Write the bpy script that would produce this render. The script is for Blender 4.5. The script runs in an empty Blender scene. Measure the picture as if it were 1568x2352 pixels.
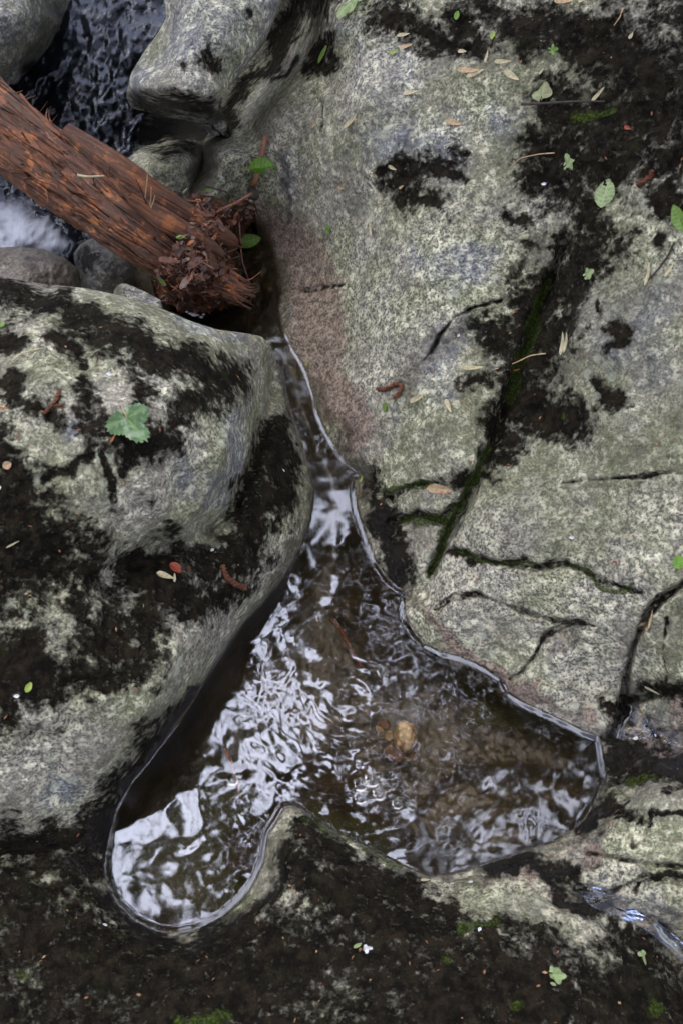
import bpy, math, random
import numpy as np
from mathutils import Vector, Matrix
R_ = math.radians
random.seed(7)
rng = np.random.default_rng(11)
scene = bpy.context.scene
COL = scene.collection

# ------------------------------------------------------------------ camera
PITCH = R_(62.0)                      # below the horizon
CAM = np.array([0.0, -0.85, 1.6])
F_PX, CX, CY = 2522.0, 784.0, 1176.0  # focal length and centre, frame measured as 1568 x 2352
cd = bpy.data.cameras.new("camera")
cam = bpy.data.objects.new("camera", cd)
COL.objects.link(cam)
cam.location = CAM
cam.rotation_euler = (math.pi / 2 - PITCH, 0, 0)
cd.sensor_fit = 'VERTICAL'
cd.sensor_height = 36.0
cd.lens = 36.0 * F_PX / 2352.0
cd.clip_start = 0.05
cd.clip_end = 500
cd.dof.use_dof = True
cd.dof.focus_distance = 1.72
cd.dof.aperture_fstop = 6.3
scene.camera = cam

# ------------------------------------------------------------------ sky, light, exposure
SUN_EL, SUN_AZ = R_(73), R_(-25)      # azimuth measured from +Y (ahead), minus = left
world = bpy.data.worlds.new("World")
scene.world = world
world.use_nodes = True
wn, wl = world.node_tree.nodes, world.node_tree.links
wn.clear()
wo = wn.new('ShaderNodeOutputWorld')
bg = wn.new('ShaderNodeBackground')
sky = wn.new('ShaderNodeTexSky')
sky.sky_type = 'NISHITA'
sky.sun_disc = False
sky.sun_elevation = SUN_EL
sky.sun_rotation = SUN_AZ
sky.dust_density = 4.0
sky.air_density = 1.0
hsv = wn.new('ShaderNodeHueSaturation')
hsv.inputs['Saturation'].default_value = 0.32
tint = wn.new('ShaderNodeMixRGB')
tint.blend_type = 'MULTIPLY'
tint.inputs[0].default_value = 1.0
tint.inputs[2].default_value = (0.98, 0.98, 1.08, 1)
wl.new(sky.outputs[0], hsv.inputs['Color'])
wl.new(hsv.outputs[0], tint.inputs[1])
wl.new(tint.outputs[0], bg.inputs[0])
bg.inputs[1].default_value = 0.15
wl.new(bg.outputs[0], wo.inputs[0])
ld = bpy.data.lights.new("sun", 'SUN')
ld.energy = 1.5
ld.angle = R_(50)
ld.color = (1.0, 0.97, 0.94)
sun = bpy.data.objects.new("sun", ld)
COL.objects.link(sun)
sdir = Vector((math.sin(SUN_AZ) * math.cos(SUN_EL), math.cos(SUN_AZ) * math.cos(SUN_EL), math.sin(SUN_EL)))
sun.rotation_euler = sdir.to_track_quat('Z', 'Y').to_euler()
scene.view_settings.view_transform = 'Standard'
scene.view_settings.look = 'None'
scene.view_settings.gamma = 1.0
scene.view_settings.exposure = 1.38
scene.cycles.max_bounces = 8
scene.cycles.transparent_max_bounces = 12
scene.cycles.sample_clamp_indirect = 4.0

# ------------------------------------------------------------------ projection helpers
RIGHT = np.array([1.0, 0, 0])
UPV = np.array([0, math.sin(PITCH), math.cos(PITCH)])
FWD = np.array([0, math.cos(PITCH), -math.sin(PITCH)])

def unproj(x, y, z):
    """point of the frame (x, y) carried out to the height z; arrays or scalars"""
    x = np.asarray(x, float); y = np.asarray(y, float); z = np.asarray(z, float)
    a = (x - CX) / F_PX
    b = -(y - CY) / F_PX
    dx = a
    dy = b * UPV[1] + FWD[1]
    dz = b * UPV[2] + FWD[2]
    t = (z - CAM[2]) / dz
    return np.stack([CAM[0] + dx * t, CAM[1] + dy * t, CAM[2] + dz * t], -1)

def px_m(p):
    """frame units per metre at the point p"""
    return F_PX / float(np.dot(np.asarray(p) - CAM, FWD))

def rbf(pts, c=60.0):
    P = np.array(pts, float)
    X, V = P[:, :2], P[:, 2]
    n = len(P)
    r = np.sqrt(((X[:, None] - X[None]) ** 2).sum(-1) + c * c)
    A = np.zeros((n + 1, n + 1))
    A[:n, :n] = r; A[:n, n] = 1; A[n, :n] = 1
    w = np.linalg.solve(A, np.append(V, 0))
    def f(x, y):
        out = np.full(np.shape(x), w[n], float)
        for i in range(n):
            out += w[i] * np.sqrt((x - X[i, 0]) ** 2 + (y - X[i, 1]) ** 2 + c * c)
        return out
    return f

def poly_sdf(x, y, poly):
    """distance to a closed outline, positive outside"""
    x = np.asarray(x, float); y = np.asarray(y, float)
    d = np.full(x.shape, 1e9); ins = np.zeros(x.shape, bool)
    n = len(poly)
    for i in range(n):
        ax, ay = poly[i]; bx, by = poly[(i + 1) % n]
        ex, ey = bx - ax, by - ay
        t = np.clip(((x - ax) * ex + (y - ay) * ey) / (ex * ex + ey * ey + 1e-9), 0, 1)
        d = np.minimum(d, (x - ax - t * ex) ** 2 + (y - ay - t * ey) ** 2)
        if ay != by:
            ins ^= ((ay > y) != (by > y)) & (x < (bx - ax) * (y - ay) / (by - ay) + ax)
    d = np.sqrt(d)
    return np.where(ins, -d, d)

def line_dist(x, y, pl):
    d = np.full(np.shape(x), 1e9)
    for (a, b) in zip(pl[:-1], pl[1:]):
        ex, ey = b[0] - a[0], b[1] - a[1]
        t = np.clip(((x - a[0]) * ex + (y - a[1]) * ey) / (ex * ex + ey * ey + 1e-9), 0, 1)
        d = np.minimum(d, (x - a[0] - t * ex) ** 2 + (y - a[1] - t * ey) ** 2)
    return np.sqrt(d)

def strokes(x, y, sts):
    """soft field, 1 in the heart of a stroke, 0.5 on its rim; stroke = list of (x, y, radius)"""
    m = np.zeros(np.shape(x))
    for st in sts:
        if len(st) == 1: st = st + [(st[0][0] + 1, st[0][1], st[0][2])]
        for a, b in zip(st[:-1], st[1:]):
            ex, ey = b[0] - a[0], b[1] - a[1]
            t = np.clip(((x - a[0]) * ex + (y - a[1]) * ey) / (ex * ex + ey * ey + 1e-9), 0, 1)
            r = a[2] + (b[2] - a[2]) * t
            dd = np.sqrt((x - a[0] - t * ex) ** 2 + (y - a[1] - t * ey) ** 2)
            m = np.maximum(m, 1 - 0.5 * dd / r)
    return np.clip(m, 0, 1)

_lat = rng.random((256, 256))
def vnoise(x, y, s, seed=0):
    x = np.asarray(x) / s + 37.3 * seed; y = np.asarray(y) / s + 17.7 * seed
    xi = np.floor(x).astype(int); yi = np.floor(y).astype(int)
    fx = x - xi; fy = y - yi
    fx = fx * fx * fx * (fx * (fx * 6 - 15) + 10); fy = fy * fy * fy * (fy * (fy * 6 - 15) + 10)
    g = lambda i, j: _lat[(i + seed * 7) % 256, (j + seed * 13) % 256]
    return ((g(xi, yi) * (1 - fx) + g(xi + 1, yi) * fx) * (1 - fy) + (g(xi, yi + 1) * (1 - fx) + g(xi + 1, yi + 1) * fx) * fy) * 2 - 1
def fbm(x, y, s, o=4, seed=0, gain=0.5):
    r = 0; a = 1.0
    for k in range(o):
        r = r + a * vnoise(x, y, s / 2 ** k, seed + k); a *= gain
    return r

# ------------------------------------------------------------------ object helpers
def tag(o, label=None, cat=None, group=None, kind=None):
    if label: o['label'] = label
    if cat: o['category'] = cat
    if group: o['group'] = group
    if kind: o['kind'] = kind
    return o

def mesh_np(name, V, Fc, mat, parent=None, smooth=True, attrs=None, loc=None):
    """one mesh object from arrays; loc = origin"""
    V = np.asarray(V, float)
    if loc is None: loc = (0, 0, 0)
    loc = np.asarray(loc, float)
    me = bpy.data.meshes.new(name)
    me.vertices.add(len(V))
    me.vertices.foreach_set('co', (V - loc).astype(np.float32).ravel())
    if isinstance(Fc, np.ndarray):
        k = Fc.shape[1]
        me.loops.add(Fc.size); me.polygons.add(len(Fc))
        me.loops.foreach_set('vertex_index', Fc.astype(np.int32).ravel())
        me.polygons.foreach_set('loop_start', np.arange(0, Fc.size, k, dtype=np.int32))
        me.polygons.foreach_set('loop_total', np.full(len(Fc), k, dtype=np.int32))
    else:
        flat = [i for f in Fc for i in f]
        tot = np.array([len(f) for f in Fc], dtype=np.int32)
        me.loops.add(len(flat)); me.polygons.add(len(Fc))
        me.loops.foreach_set('vertex_index', np.array(flat, dtype=np.int32))
        me.polygons.foreach_set('loop_start', np.concatenate([[0], np.cumsum(tot)[:-1]]).astype(np.int32))
        me.polygons.foreach_set('loop_total', tot)
    me.update(calc_edges=True)
    me.validate()
    if smooth: me.polygons.foreach_set('use_smooth', np.ones(len(me.polygons), bool))
    if attrs:
        for an, av in attrs.items():
            av = np.asarray(av, np.float32)
            if av.ndim == 1:
                a = me.attributes.new(an, 'FLOAT', 'POINT'); a.data.foreach_set('value', av)
            else:
                a = me.attributes.new(an, 'FLOAT_VECTOR', 'POINT'); a.data.foreach_set('vector', av.ravel())
    if mat: me.materials.append(mat)
    o = bpy.data.objects.new(name, me)
    COL.objects.link(o)
    o.location = loc
    if parent is not None:
        o.parent = parent
        o.location = loc - np.array(parent.location)
    return o

def empty(name, loc):
    o = bpy.data.objects.new(name, None)
    COL.objects.link(o)
    o.location = tuple(float(v) for v in loc)
    o.empty_display_size = 0.02
    return o

def grid_faces(nr, nc, wrap=False):
    i, j = np.meshgrid(np.arange(nr - 1), np.arange(nc if wrap else nc - 1), indexing='ij')
    j2 = (j + 1) % nc
    return np.stack([i * nc + j, i * nc + j2, (i + 1) * nc + j2, (i + 1) * nc + j], -1).reshape(-1, 4)

# ------------------------------------------------------------------ materials
def newmat(name):
    m = bpy.data.materials.new(name)
    m.use_nodes = True
    nt = m.node_tree
    nt.nodes.clear()
    out = nt.nodes.new('ShaderNodeOutputMaterial')
    return m, nt, out

class NT:
    def __init__(s, nt): s.nt = nt
    def n(s, t, **kw):
        nd = s.nt.nodes.new(t)
        for k, v in kw.items(): setattr(nd, k, v)
        return nd
    def link(s, a, b): s.nt.links.new(a, b)
    def setin(s, nd, k, v):
        if hasattr(v, 'is_linked') or hasattr(v, 'links'): s.link(v, nd.inputs[k])
        else: nd.inputs[k].default_value = v
    def noise(s, vec, scale, detail=4, rough=0.55, dist=0.0):
        nd = s.n('ShaderNodeTexNoise')
        s.link(vec, nd.inputs['Vector'])
        nd.inputs['Scale'].default_value = scale; nd.inputs['Detail'].default_value = detail
        nd.inputs['Roughness'].default_value = rough; nd.inputs['Distortion'].default_value = dist
        return nd.outputs[0]
    def voro(s, vec, scale, feature='F1'):
        nd = s.n('ShaderNodeTexVoronoi', feature=feature)
        s.link(vec, nd.inputs['Vector']); nd.inputs['Scale'].default_value = scale
        return nd
    def math(s, op, a, b=0.0, c=None, clamp=False):
        nd = s.n('ShaderNodeMath', operation=op); nd.use_clamp = clamp
        s.setin(nd, 0, a); s.setin(nd, 1, b)
        if c is not None: s.setin(nd, 2, c)
        return nd.outputs[0]
    def step(s, v, a, b, o0=0.0, o1=1.0):
        nd = s.n('ShaderNodeMapRange', interpolation_type='SMOOTHSTEP')
        s.setin(nd, 0, v)
        nd.inputs[1].default_value = a; nd.inputs[2].default_value = b
        nd.inputs[3].default_value = o0; nd.inputs[4].default_value = o1
        return nd.outputs[0]
    def mix(s, f, a, b, mode='MIX'):
        nd = s.n('ShaderNodeMixRGB', blend_type=mode)
        s.setin(nd, 0, f)
        s.setin(nd, 1, a if not isinstance(a, tuple) else a + (1,)); s.setin(nd, 2, b if not isinstance(b, tuple) else b + (1,))
        return nd.outputs[0]
    def attr(s, name):
        nd = s.n('ShaderNodeAttribute'); nd.attribute_name = name
        return nd
    def pos(s): return s.n('ShaderNodeNewGeometry').outputs['Position']
    def scaled(s, vec, sc, rot=(0, 0, 0)):
        nd = s.n('ShaderNodeMapping'); s.link(vec, nd.inputs[0])
        nd.inputs['Scale'].default_value = sc; nd.inputs['Rotation'].default_value = rot
        return nd.outputs[0]
    def bump(s, h, strength, dist, normal=None):
        nd = s.n('ShaderNodeBump'); s.link(h, nd.inputs['Height'])
        s.setin(nd, 'Strength', strength); nd.inputs['Distance'].default_value = dist
        if normal is not None: s.link(normal, nd.inputs['Normal'])
        return nd.outputs[0]
    def pbsdf(s, out, col, rough, normal=None, spec=0.5, **kw):
        b = s.n('ShaderNodeBsdfPrincipled')
        s.setin(b, 'Base Color', col + (1,) if isinstance(col, tuple) else col)
        s.setin(b, 'Roughness', rough)
        s.setin(b, 'Specular IOR Level', spec)
        if normal is not None: s.link(normal, b.inputs['Normal'])
        for k, v in kw.items(): s.setin(b, k, v)
        s.link(b.outputs[0], out.inputs[0])
        return b

def rock_material():
    """granite under lichen. paint1 = (dark crust and painted shade, green moss, wet), paint2 = (rust, bare blue grey, submerged silt)"""
    m, nt, out = newmat('lichened_granite'); T = NT(nt)
    P = T.pos()
    s1 = T.n('ShaderNodeSeparateXYZ'); T.link(T.attr('paint1').outputs['Vector'], s1.inputs[0])
    s2 = T.n('ShaderNodeSeparateXYZ'); T.link(T.attr('paint2').outputs['Vector'], s2.inputs[0])
    moss_shade, green, wet = s1.outputs; rust, bare, silt = s2.outputs
    fine = T.noise(P, 230, 3, 0.7)
    mid = T.noise(P, 75, 5, 0.7)
    big = T.noise(P, 7, 5, 0.6)
    warm = T.noise(P, 13, 4, 0.6)
    grain = T.voro(P, 300).outputs['Distance']
    # lichen skin, mineral grains in zones of different contrast
    zone = T.noise(P, 4.2, 5, .62, .6)
    zone2 = T.noise(T.scaled(P, (1, 1, 1), (0, 0, 1.1)), 9, 5, .65, .5)
    lic = T.mix(T.step(big, .36, .64), (0.262, 0.266, 0.160), (0.325, 0.300, 0.245))
    gry = T.mix(T.step(warm, .35, .7), (0.24, 0.248, 0.245), (0.20, 0.205, 0.217))
    bsel = T.step(T.math('ADD', bare, T.math('MULTIPLY', T.math('SUBTRACT', warm, .5), 1.9)), .15, .95)
    col = T.mix(bsel, lic, gry)
    pale = T.step(T.math('ADD', mid, T.math('MULTIPLY', fine, .35)), .66, .84)
    col = T.mix(T.math('MULTIPLY', pale, T.step(zone2, .3, .7, .45, .95)), col, (0.66, 0.635, 0.475))
    dk = T.step(T.math('ADD', T.math('MULTIPLY', fine, .75), T.math('MULTIPLY', mid, .4)), .62, .48)
    col = T.mix(T.math('MULTIPLY', dk, T.step(zone, .34, .66, .40, .92)), col, (0.050, 0.056, 0.050))
    blk = T.step(grain, .24, .10)
    col = T.mix(T.math('MULTIPLY', blk, T.step(zone2, .4, .65, .15, .5)), col, (0.03, 0.03, 0.03))
    ros = T.voro(P, 38); rr_ = T.math('ADD', ros.outputs['Distance'], T.math('MULTIPLY', T.math('SUBTRACT', mid, .5), .5))
    rsel = T.math('MULTIPLY', T.step(rr_, .34, .22), T.step(T.noise(P, 10, 3, .6), .54, .66))
    col = T.mix(T.math('MULTIPLY', rsel, .7), col, (0.44, 0.47, 0.36))
    stn = T.step(T.math('ADD', T.math('MULTIPLY', zone, .6), T.math('MULTIPLY', zone2, .4)), .36, .60, .52, 1.12)
    bm_ = T.n('ShaderNodeCombineColor'); 
    for q_ in (0, 1, 2): T.link(stn, bm_.inputs[q_])
    col = T.mix(1.0, col, bm_.outputs[0], 'MULTIPLY')
    # rust stained
    rs = T.step(T.math('ADD', rust, T.math('MULTIPLY', T.math('SUBTRACT', T.noise(P, 22, 6, .7), .5), .9)), .35, .7)
    rcol = T.mix(T.step(T.math('ADD', T.math('MULTIPLY', fine, .6), T.math('MULTIPLY', mid, .4)), .40, .60), (0.085, 0.063, 0.051), (0.33, 0.25, 0.20))
    col = T.mix(T.math('MULTIPLY', rs, .88), col, rcol)
    # black crust of moss and algae, and painted-in shade, with ragged rims
    ncr = T.noise(P, 30, 9, .72)
    nsp = T.noise(P, 95, 4, .6)
    nlo = T.noise(P, 12, 3, .6)
    cv = T.math('ADD', moss_shade, T.math('MULTIPLY', T.math('SUBTRACT', ncr, .5), 2.3))
    cv = T.math('ADD', cv, T.math('MULTIPLY', T.math('SUBTRACT', nlo, .5), .9))
    cv = T.math('ADD', cv, T.math('MULTIPLY', T.math('SUBTRACT', nsp, .5), 1.7))
    cv = T.math('SUBTRACT', cv, T.step(moss_shade, .10, .0, 0, .6))
    spk = T.math('MULTIPLY', T.step(T.noise(P, 85, 5, .72), .56, .67), T.step(T.noise(P, 9, 4, .6), .38, .60))
    cr = T.math('MULTIPLY', T.step(cv, .32, .74), T.math('SUBTRACT', 1.0, T.math('MULTIPLY', spk, .75)))
    film = T.step(cv, -.25, .55)
    col = T.mix(T.math('MULTIPLY', film, .55), col, (0.050, 0.044, 0.034))
    ccol = T.mix(T.step(T.noise(P, 48, 5, .7), .4, .68), (0.0058, 0.0049, 0.0036), (0.023, 0.0178, 0.0112))
    ccol = T.mix(T.step(T.noise(P, 210, 3, .7), .60, .74, 0, .4), ccol, (0.070, 0.060, 0.038))
    ccol = T.mix(T.step(T.noise(P, 17, 5, .7), .56, .74, 0, .4), ccol, (0.018, 0.024, 0.008))
    col = T.mix(cr, col, ccol)
    # green moss
    gn = T.math('ADD', green, T.math('MULTIPLY', T.math('SUBTRACT', T.noise(P, 60, 6, .7), .5), 1.3))
    gr = T.step(gn, .42, .72)
    gcol = T.mix(T.step(fine, .4, .65), (0.022, 0.032, 0.006), (0.085, 0.125, 0.024))
    col = T.mix(T.math('MULTIPLY', gr, .85), col, gcol)
    # brown silt under the water
    sl = T.step(silt, .15, .8)
    scol = T.mix(T.step(T.noise(P, 18, 6, .65), .35, .68), (0.032, 0.026, 0.016), (0.098, 0.078, 0.046))
    scol = T.mix(T.step(fine, .55, .8, 0, .5), scol, (0.12, 0.085, 0.05))
    scol = T.mix(T.step(T.math('ADD', green, T.math('MULTIPLY', T.math('SUBTRACT', warm, .5), .8)), .4, .7, 0, .75), scol, (0.085, 0.095, 0.028))
    col = T.mix(sl, col, scol)
    # wetness darkens and glosses
    wn_ = T.step(T.math('ADD', wet, T.math('MULTIPLY', T.math('SUBTRACT', ncr, .5), .7)), .3, .75)
    col = T.mix(T.math('MULTIPLY', wn_, .62), col, T.mix(1.0, col, (0.26, 0.215, 0.18), 'MULTIPLY'))
    rough = T.math('SUBTRACT', .86, T.math('MULTIPLY', wn_, .56))
    h = T.math('ADD', T.math('MULTIPLY', mid, .8), T.math('MULTIPLY', fine, .45))
    h = T.math('ADD', h, T.math('MULTIPLY', cr, T.math('ADD', .9, T.math('MULTIPLY', T.noise(P, 160, 4, .7), 1.6))))
    h = T.math('ADD', h, T.math('MULTIPLY', gr, T.math('MULTIPLY', fine, 2.0)))
    nrm = T.bump(h, T.math('SUBTRACT', .85, T.math('MULTIPLY', sl, .3)), .0045)
    T.pbsdf(out, col, rough, nrm, spec=T.math('MULTIPLY', T.math('ADD', .16, T.math('MULTIPLY', wn_, .45)), T.math('SUBTRACT', 1.0, T.math('MULTIPLY', cr, .6))))
    return m
M_ROCK = rock_material()

def water_material(name, tintc, streak=False):
    m, nt, out = newmat(name); T = NT(nt)
    P = T.pos()
    if streak:
        Q = T.scaled(P, (1.0, .45, 1.0), (0, 0, R_(-20)))
        h = T.math('ADD', T.noise(Q, 10, 2, .5, 1.8), T.math('MULTIPLY', T.noise(Q, 28, 2, .5, 1.5), .25))
        nrm = T.bump(h, 1.0, .010)
    else:
        # ripples: liveliest where the trickle drops in, calm in the channel and the lower bowl
        vd = T.n('ShaderNodeVectorMath', operation='DISTANCE')
        T.link(P, vd.inputs[0]); vd.inputs[1].default_value = tuple(unproj(850, 1640, 0))
        near = T.step(vd.outputs['Value'], .04, .36, 1.0, 0.0)
        Q = T.scaled(P, (1.0, 1.0, 0.0))
        h1 = T.noise(Q, 17, .6, .45, .6)
        h2 = T.noise(Q, 38, .6, .5, .5)
        w = T.n('ShaderNodeTexWave', wave_type='RINGS', rings_direction='SPHERICAL', wave_profile='SIN')
        T.link(T.n('ShaderNodeVectorMath', operation='SUBTRACT').outputs[0], w.inputs[0])
        sb = nt.nodes[-1] if False else None
        vs = [n for n in nt.nodes if n.bl_idname == 'ShaderNodeVectorMath' and n.operation == 'SUBTRACT'][0]
        T.link(P, vs.inputs[0]); vs.inputs[1].default_value = tuple(unproj(800, 1600, 0))
        w.inputs['Scale'].default_value = 22; w.inputs['Distortion'].default_value = 5.0
        w.inputs['Detail'].default_value = 1.0; w.inputs['Detail Scale'].default_value = 1.5
        vf = T.n('ShaderNodeVectorMath', operation='DISTANCE')
        T.link(P, vf.inputs[0]); vf.inputs[1].default_value = tuple(unproj(700, 1000, 0))
        calm = T.step(vf.outputs['Value'], .10, .30, .38, 1.0)
        h = T.math('ADD', T.math('MULTIPLY', h1, .60), T.math('MULTIPLY', T.noise(Q, 29, .4, .4, .4), .20))
        h = T.math('ADD', h, T.math('MULTIPLY', h2, T.math('ADD', .06, T.math('MULTIPLY', near, .15))))
        h = T.math('ADD', h, T.math('MULTIPLY', T.noise(Q, 75, 1.5, .5, .6), T.math('MULTIPLY', near, .02)))
        h = T.math('ADD', h, T.math('MULTIPLY', w.outputs['Fac'], T.math('MULTIPLY', near, .02)))
        h = T.math('MULTIPLY', h, calm)
        nrm = T.bump(h, 1.0, .0020)
    fr = T.n('ShaderNodeFresnel'); fr.inputs['IOR'].default_value = 1.45 if streak else 1.5
    T.link(nrm, fr.inputs['Normal'])
    gl = T.n('ShaderNodeBsdfGlossy'); gl.inputs['Roughness'].default_value = .045 if not streak else .24
    gl.inputs['Color'].default_value = (.76, .83, 1, 1)
    T.link(nrm, gl.inputs['Normal'])
    tr = T.n('ShaderNodeBsdfTransparent'); tr.inputs['Color'].default_value = tintc + (1,)
    mx = T.n('ShaderNodeMixShader')
    T.link(fr.outputs[0], mx.inputs[0]); T.link(tr.outputs[0], mx.inputs[1]); T.link(gl.outputs[0], mx.inputs[2])
    if streak:
        fo = T.attr('foam').outputs['Fac']
        Q2 = T.scaled(P, (1.0, .5, 1.0), (0, 0, R_(-50)))
        f = T.step(T.math('ADD', fo, T.math('MULTIPLY', T.math('SUBTRACT', T.noise(Q2, 14, 5, .6, 1.6), .5), 1.5)), .12, .95)
        df = T.n('ShaderNodeBsdfDiffuse'); df.inputs[0].default_value = (.55, .57, .64, 1)
        T.link(T.bump(T.noise(Q2, 40, 4, .6), .6, .01), df.inputs['Normal'])
        m2 = T.n('ShaderNodeMixShader')
        T.link(T.math('MULTIPLY', f, .9), m2.inputs[0]); T.link(mx.outputs[0], m2.inputs[1]); T.link(df.outputs[0], m2.inputs[2])
        T.link(m2.outputs[0], out.inputs[0])
    else:
        T.link(mx.outputs[0], out.inputs[0])
    return m
M_WATER = water_material('pool_water', (.90, .84, .74))
M_STREAM = water_material('stream_water', (.16, .19, .26), True)

def organic(name, c1, c2, scale, rough=.6, bumpd=.001, stretch=None, spec=.4, c3=None):
    m, nt, out = newmat(name); T = NT(nt)
    tc = T.n('ShaderNodeTexCoord').outputs['Object']
    if stretch: tc = T.scaled(tc, stretch)
    n1 = T.noise(tc, scale, 5, .65, .3)
    col = T.mix(T.step(n1, .36, .66), c1, c2)
    if c3: col = T.mix(T.step(T.noise(tc, scale * 2.3, 4, .6), .55, .7), col, c3)
    T.pbsdf(out, col, rough, T.bump(n1, .8, bumpd), spec)
    return m

def leaf_mat(name, base, vein, under=None, rough=.5, trans=.25):
    m, nt, out = newmat(name); T = NT(nt)
    v = T.attr('vein').outputs['Fac']
    tc = T.n('ShaderNodeTexCoord').outputs['Object']
    n1 = T.noise(tc, 120, 4, .6)
    n0 = T.noise(tc, 60, 3, .6)
    dark = tuple(c * .62 for c in base)
    col = T.mix(T.step(n1, .35, .65), dark, base)
    if under: col = T.mix(T.step(n0, .52, .66), col, under)
    col = T.mix(T.math('MULTIPLY', v, .8), col, vein)
    b = T.pbsdf(out, col, rough, T.bump(T.math('ADD', n1, v), .5, .0006), .45)
    tl = T.n('ShaderNodeBsdfTranslucent'); T.link(col, tl.inputs[0])
    mx = T.n('ShaderNodeMixShader'); mx.inputs[0].default_value = trans
    T.link(b.outputs[0], mx.inputs[1]); T.link(tl.outputs[0], mx.inputs[2]); T.link(mx.outputs[0], out.inputs[0])
    return m
ML = {
 'green': leaf_mat('fresh_leaf', (.17, .30, .055), (.30, .42, .13)),
 'bright': leaf_mat('bright_leaf', (.16, .34, .035), (.26, .42, .09)),
 'pale': leaf_mat('pale_leaf', (.30, .40, .17), (.44, .52, .27)),
 'faded': leaf_mat('faded_leaf', (.34, .38, .19), (.42, .44, .24), (.22, .20, .09)),
 'wetgreen': leaf_mat('wet_leaf', (.13, .24, .09), (.26, .37, .17), (.24, .33, .22), rough=.25),
 'cream': leaf_mat('cream_bract', (.60, .53, .33), (.66, .58, .34), (.52, .36, .22), rough=.6),
 'pink': leaf_mat('pink_bract', (.58, .42, .24), (.60, .45, .25), (.52, .15, .11), rough=.55),
 'orange': leaf_mat('orange_leaf', (.36, .12, .035), (.42, .17, .06), (.18, .06, .025), rough=.45),
 'red': leaf_mat('red_bud', (.34, .06, .03), (.4, .1, .05), rough=.5),
 'brownleaf': leaf_mat('brown_leaf', (.10, .040, .020), (.15, .07, .04), (.045, .02, .014), rough=.3),
 'petal': leaf_mat('white_petal', (.78, .78, .80), (.8, .8, .82), rough=.5),
 'lime': leaf_mat('lime_scrap', (.33, .44, .08), (.38, .48, .12)),
}
M_CATKIN = organic('catkin_brown', (.045, .016, .009), (.20, .072, .030), 400, .7, .002)
M_TWIG = organic('dark_twig', (.018, .014, .012), (.05, .038, .03), 150, .7, .0008)
M_STICK = organic('brown_stick', (.17, .075, .042), (.33, .17, .10), 60, .6, .0015, (1, 1, .25))
M_PALETWIG = organic('pale_needle', (.35, .22, .12), (.5, .36, .22), 120, .6, .0005)
M_TWIGRED = organic('wet_reddish_twig', (.11, .04, .028), (.22, .10, .065), 90, .35, .001)
M_PEB = organic('tan_pebble', (.16, .10, .042), (.34, .235, .115), 60, .6, .003, c3=(.40, .33, .2))
M_PEBR = organic('brown_pebble', (.075, .038, .02), (.15, .08, .042), 50, .6, .003)
M_BARK = organic('cedar_bark', (.060, .022, .012), (.20, .072, .035), 42, .55, .004, c3=(.27, .105, .05))
M_LITTER = organic('wet_litter', (.018, .010, .007), (.085, .036, .02), 55, .35, .006)

# ------------------------------------------------------------------ outlines measured in the frame
R_BANK = [(590,500),(604,518),(622,552),(636,600),(645,640),(652,664),(643,690),(643,720),(652,758),(668,792),(688,828),(704,856),(716,900),(726,942),
 (744,984),(766,1024),(792,1062),(814,1080),(828,1092),(818,1106),(816,1132),(821,1168),(832,1205),(843,1240),(851,1262),
 (868,1298),(888,1326),(912,1348),(936,1362),(944,1366),(930,1378),(926,1402),(934,1428),(952,1454),(976,1480),(1006,1496),
 (1050,1508),(1096,1526),(1132,1546),(1156,1566),(1166,1590),(1196,1612),(1246,1636),(1300,1660),(1346,1684),(1376,1694),
 (1380,1722),(1386,1762),(1391,1788),(1378,1812),(1362,1852),(1340,1882),(1318,1904),(1270,1936),(1200,1958),(1123,1982),
 (1052,2006),(1020,2014),(984,2014),(934,1994),(882,1968),(831,1940),(764,1908),(720,1880),(690,1858),(668,1850),(650,1856),(636,1882),
 (616,1916),(605,1974),(584,2025),(554,2066),(513,2102),(461,2130),(410,2143),(359,2138),(308,2112),(267,2071),(247,2025)]
L_BANK = [(241,1984),(251,1922),(267,1861),(297,1804),(338,1753),(379,1702),(410,1661),(441,1609),(472,1558),(517,1487),(558,1430),
 (600,1386),(640,1341),(665,1300),(691,1252),(712,1190),(719,1131),(708,1074),(694,1033),(680,985),(664,940),(650,895),(640,850)]
W_POLY = R_BANK + L_BANK + [(600,800),(520,770),(430,735),(395,715),(420,680),(480,600),(528,560),(560,505)]
B_POLY = R_BANK[-6:] + L_BANK + [(680,820),(1000,900),(1000,1900),(500,2100)]   # the water as the left boulder meets it

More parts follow.
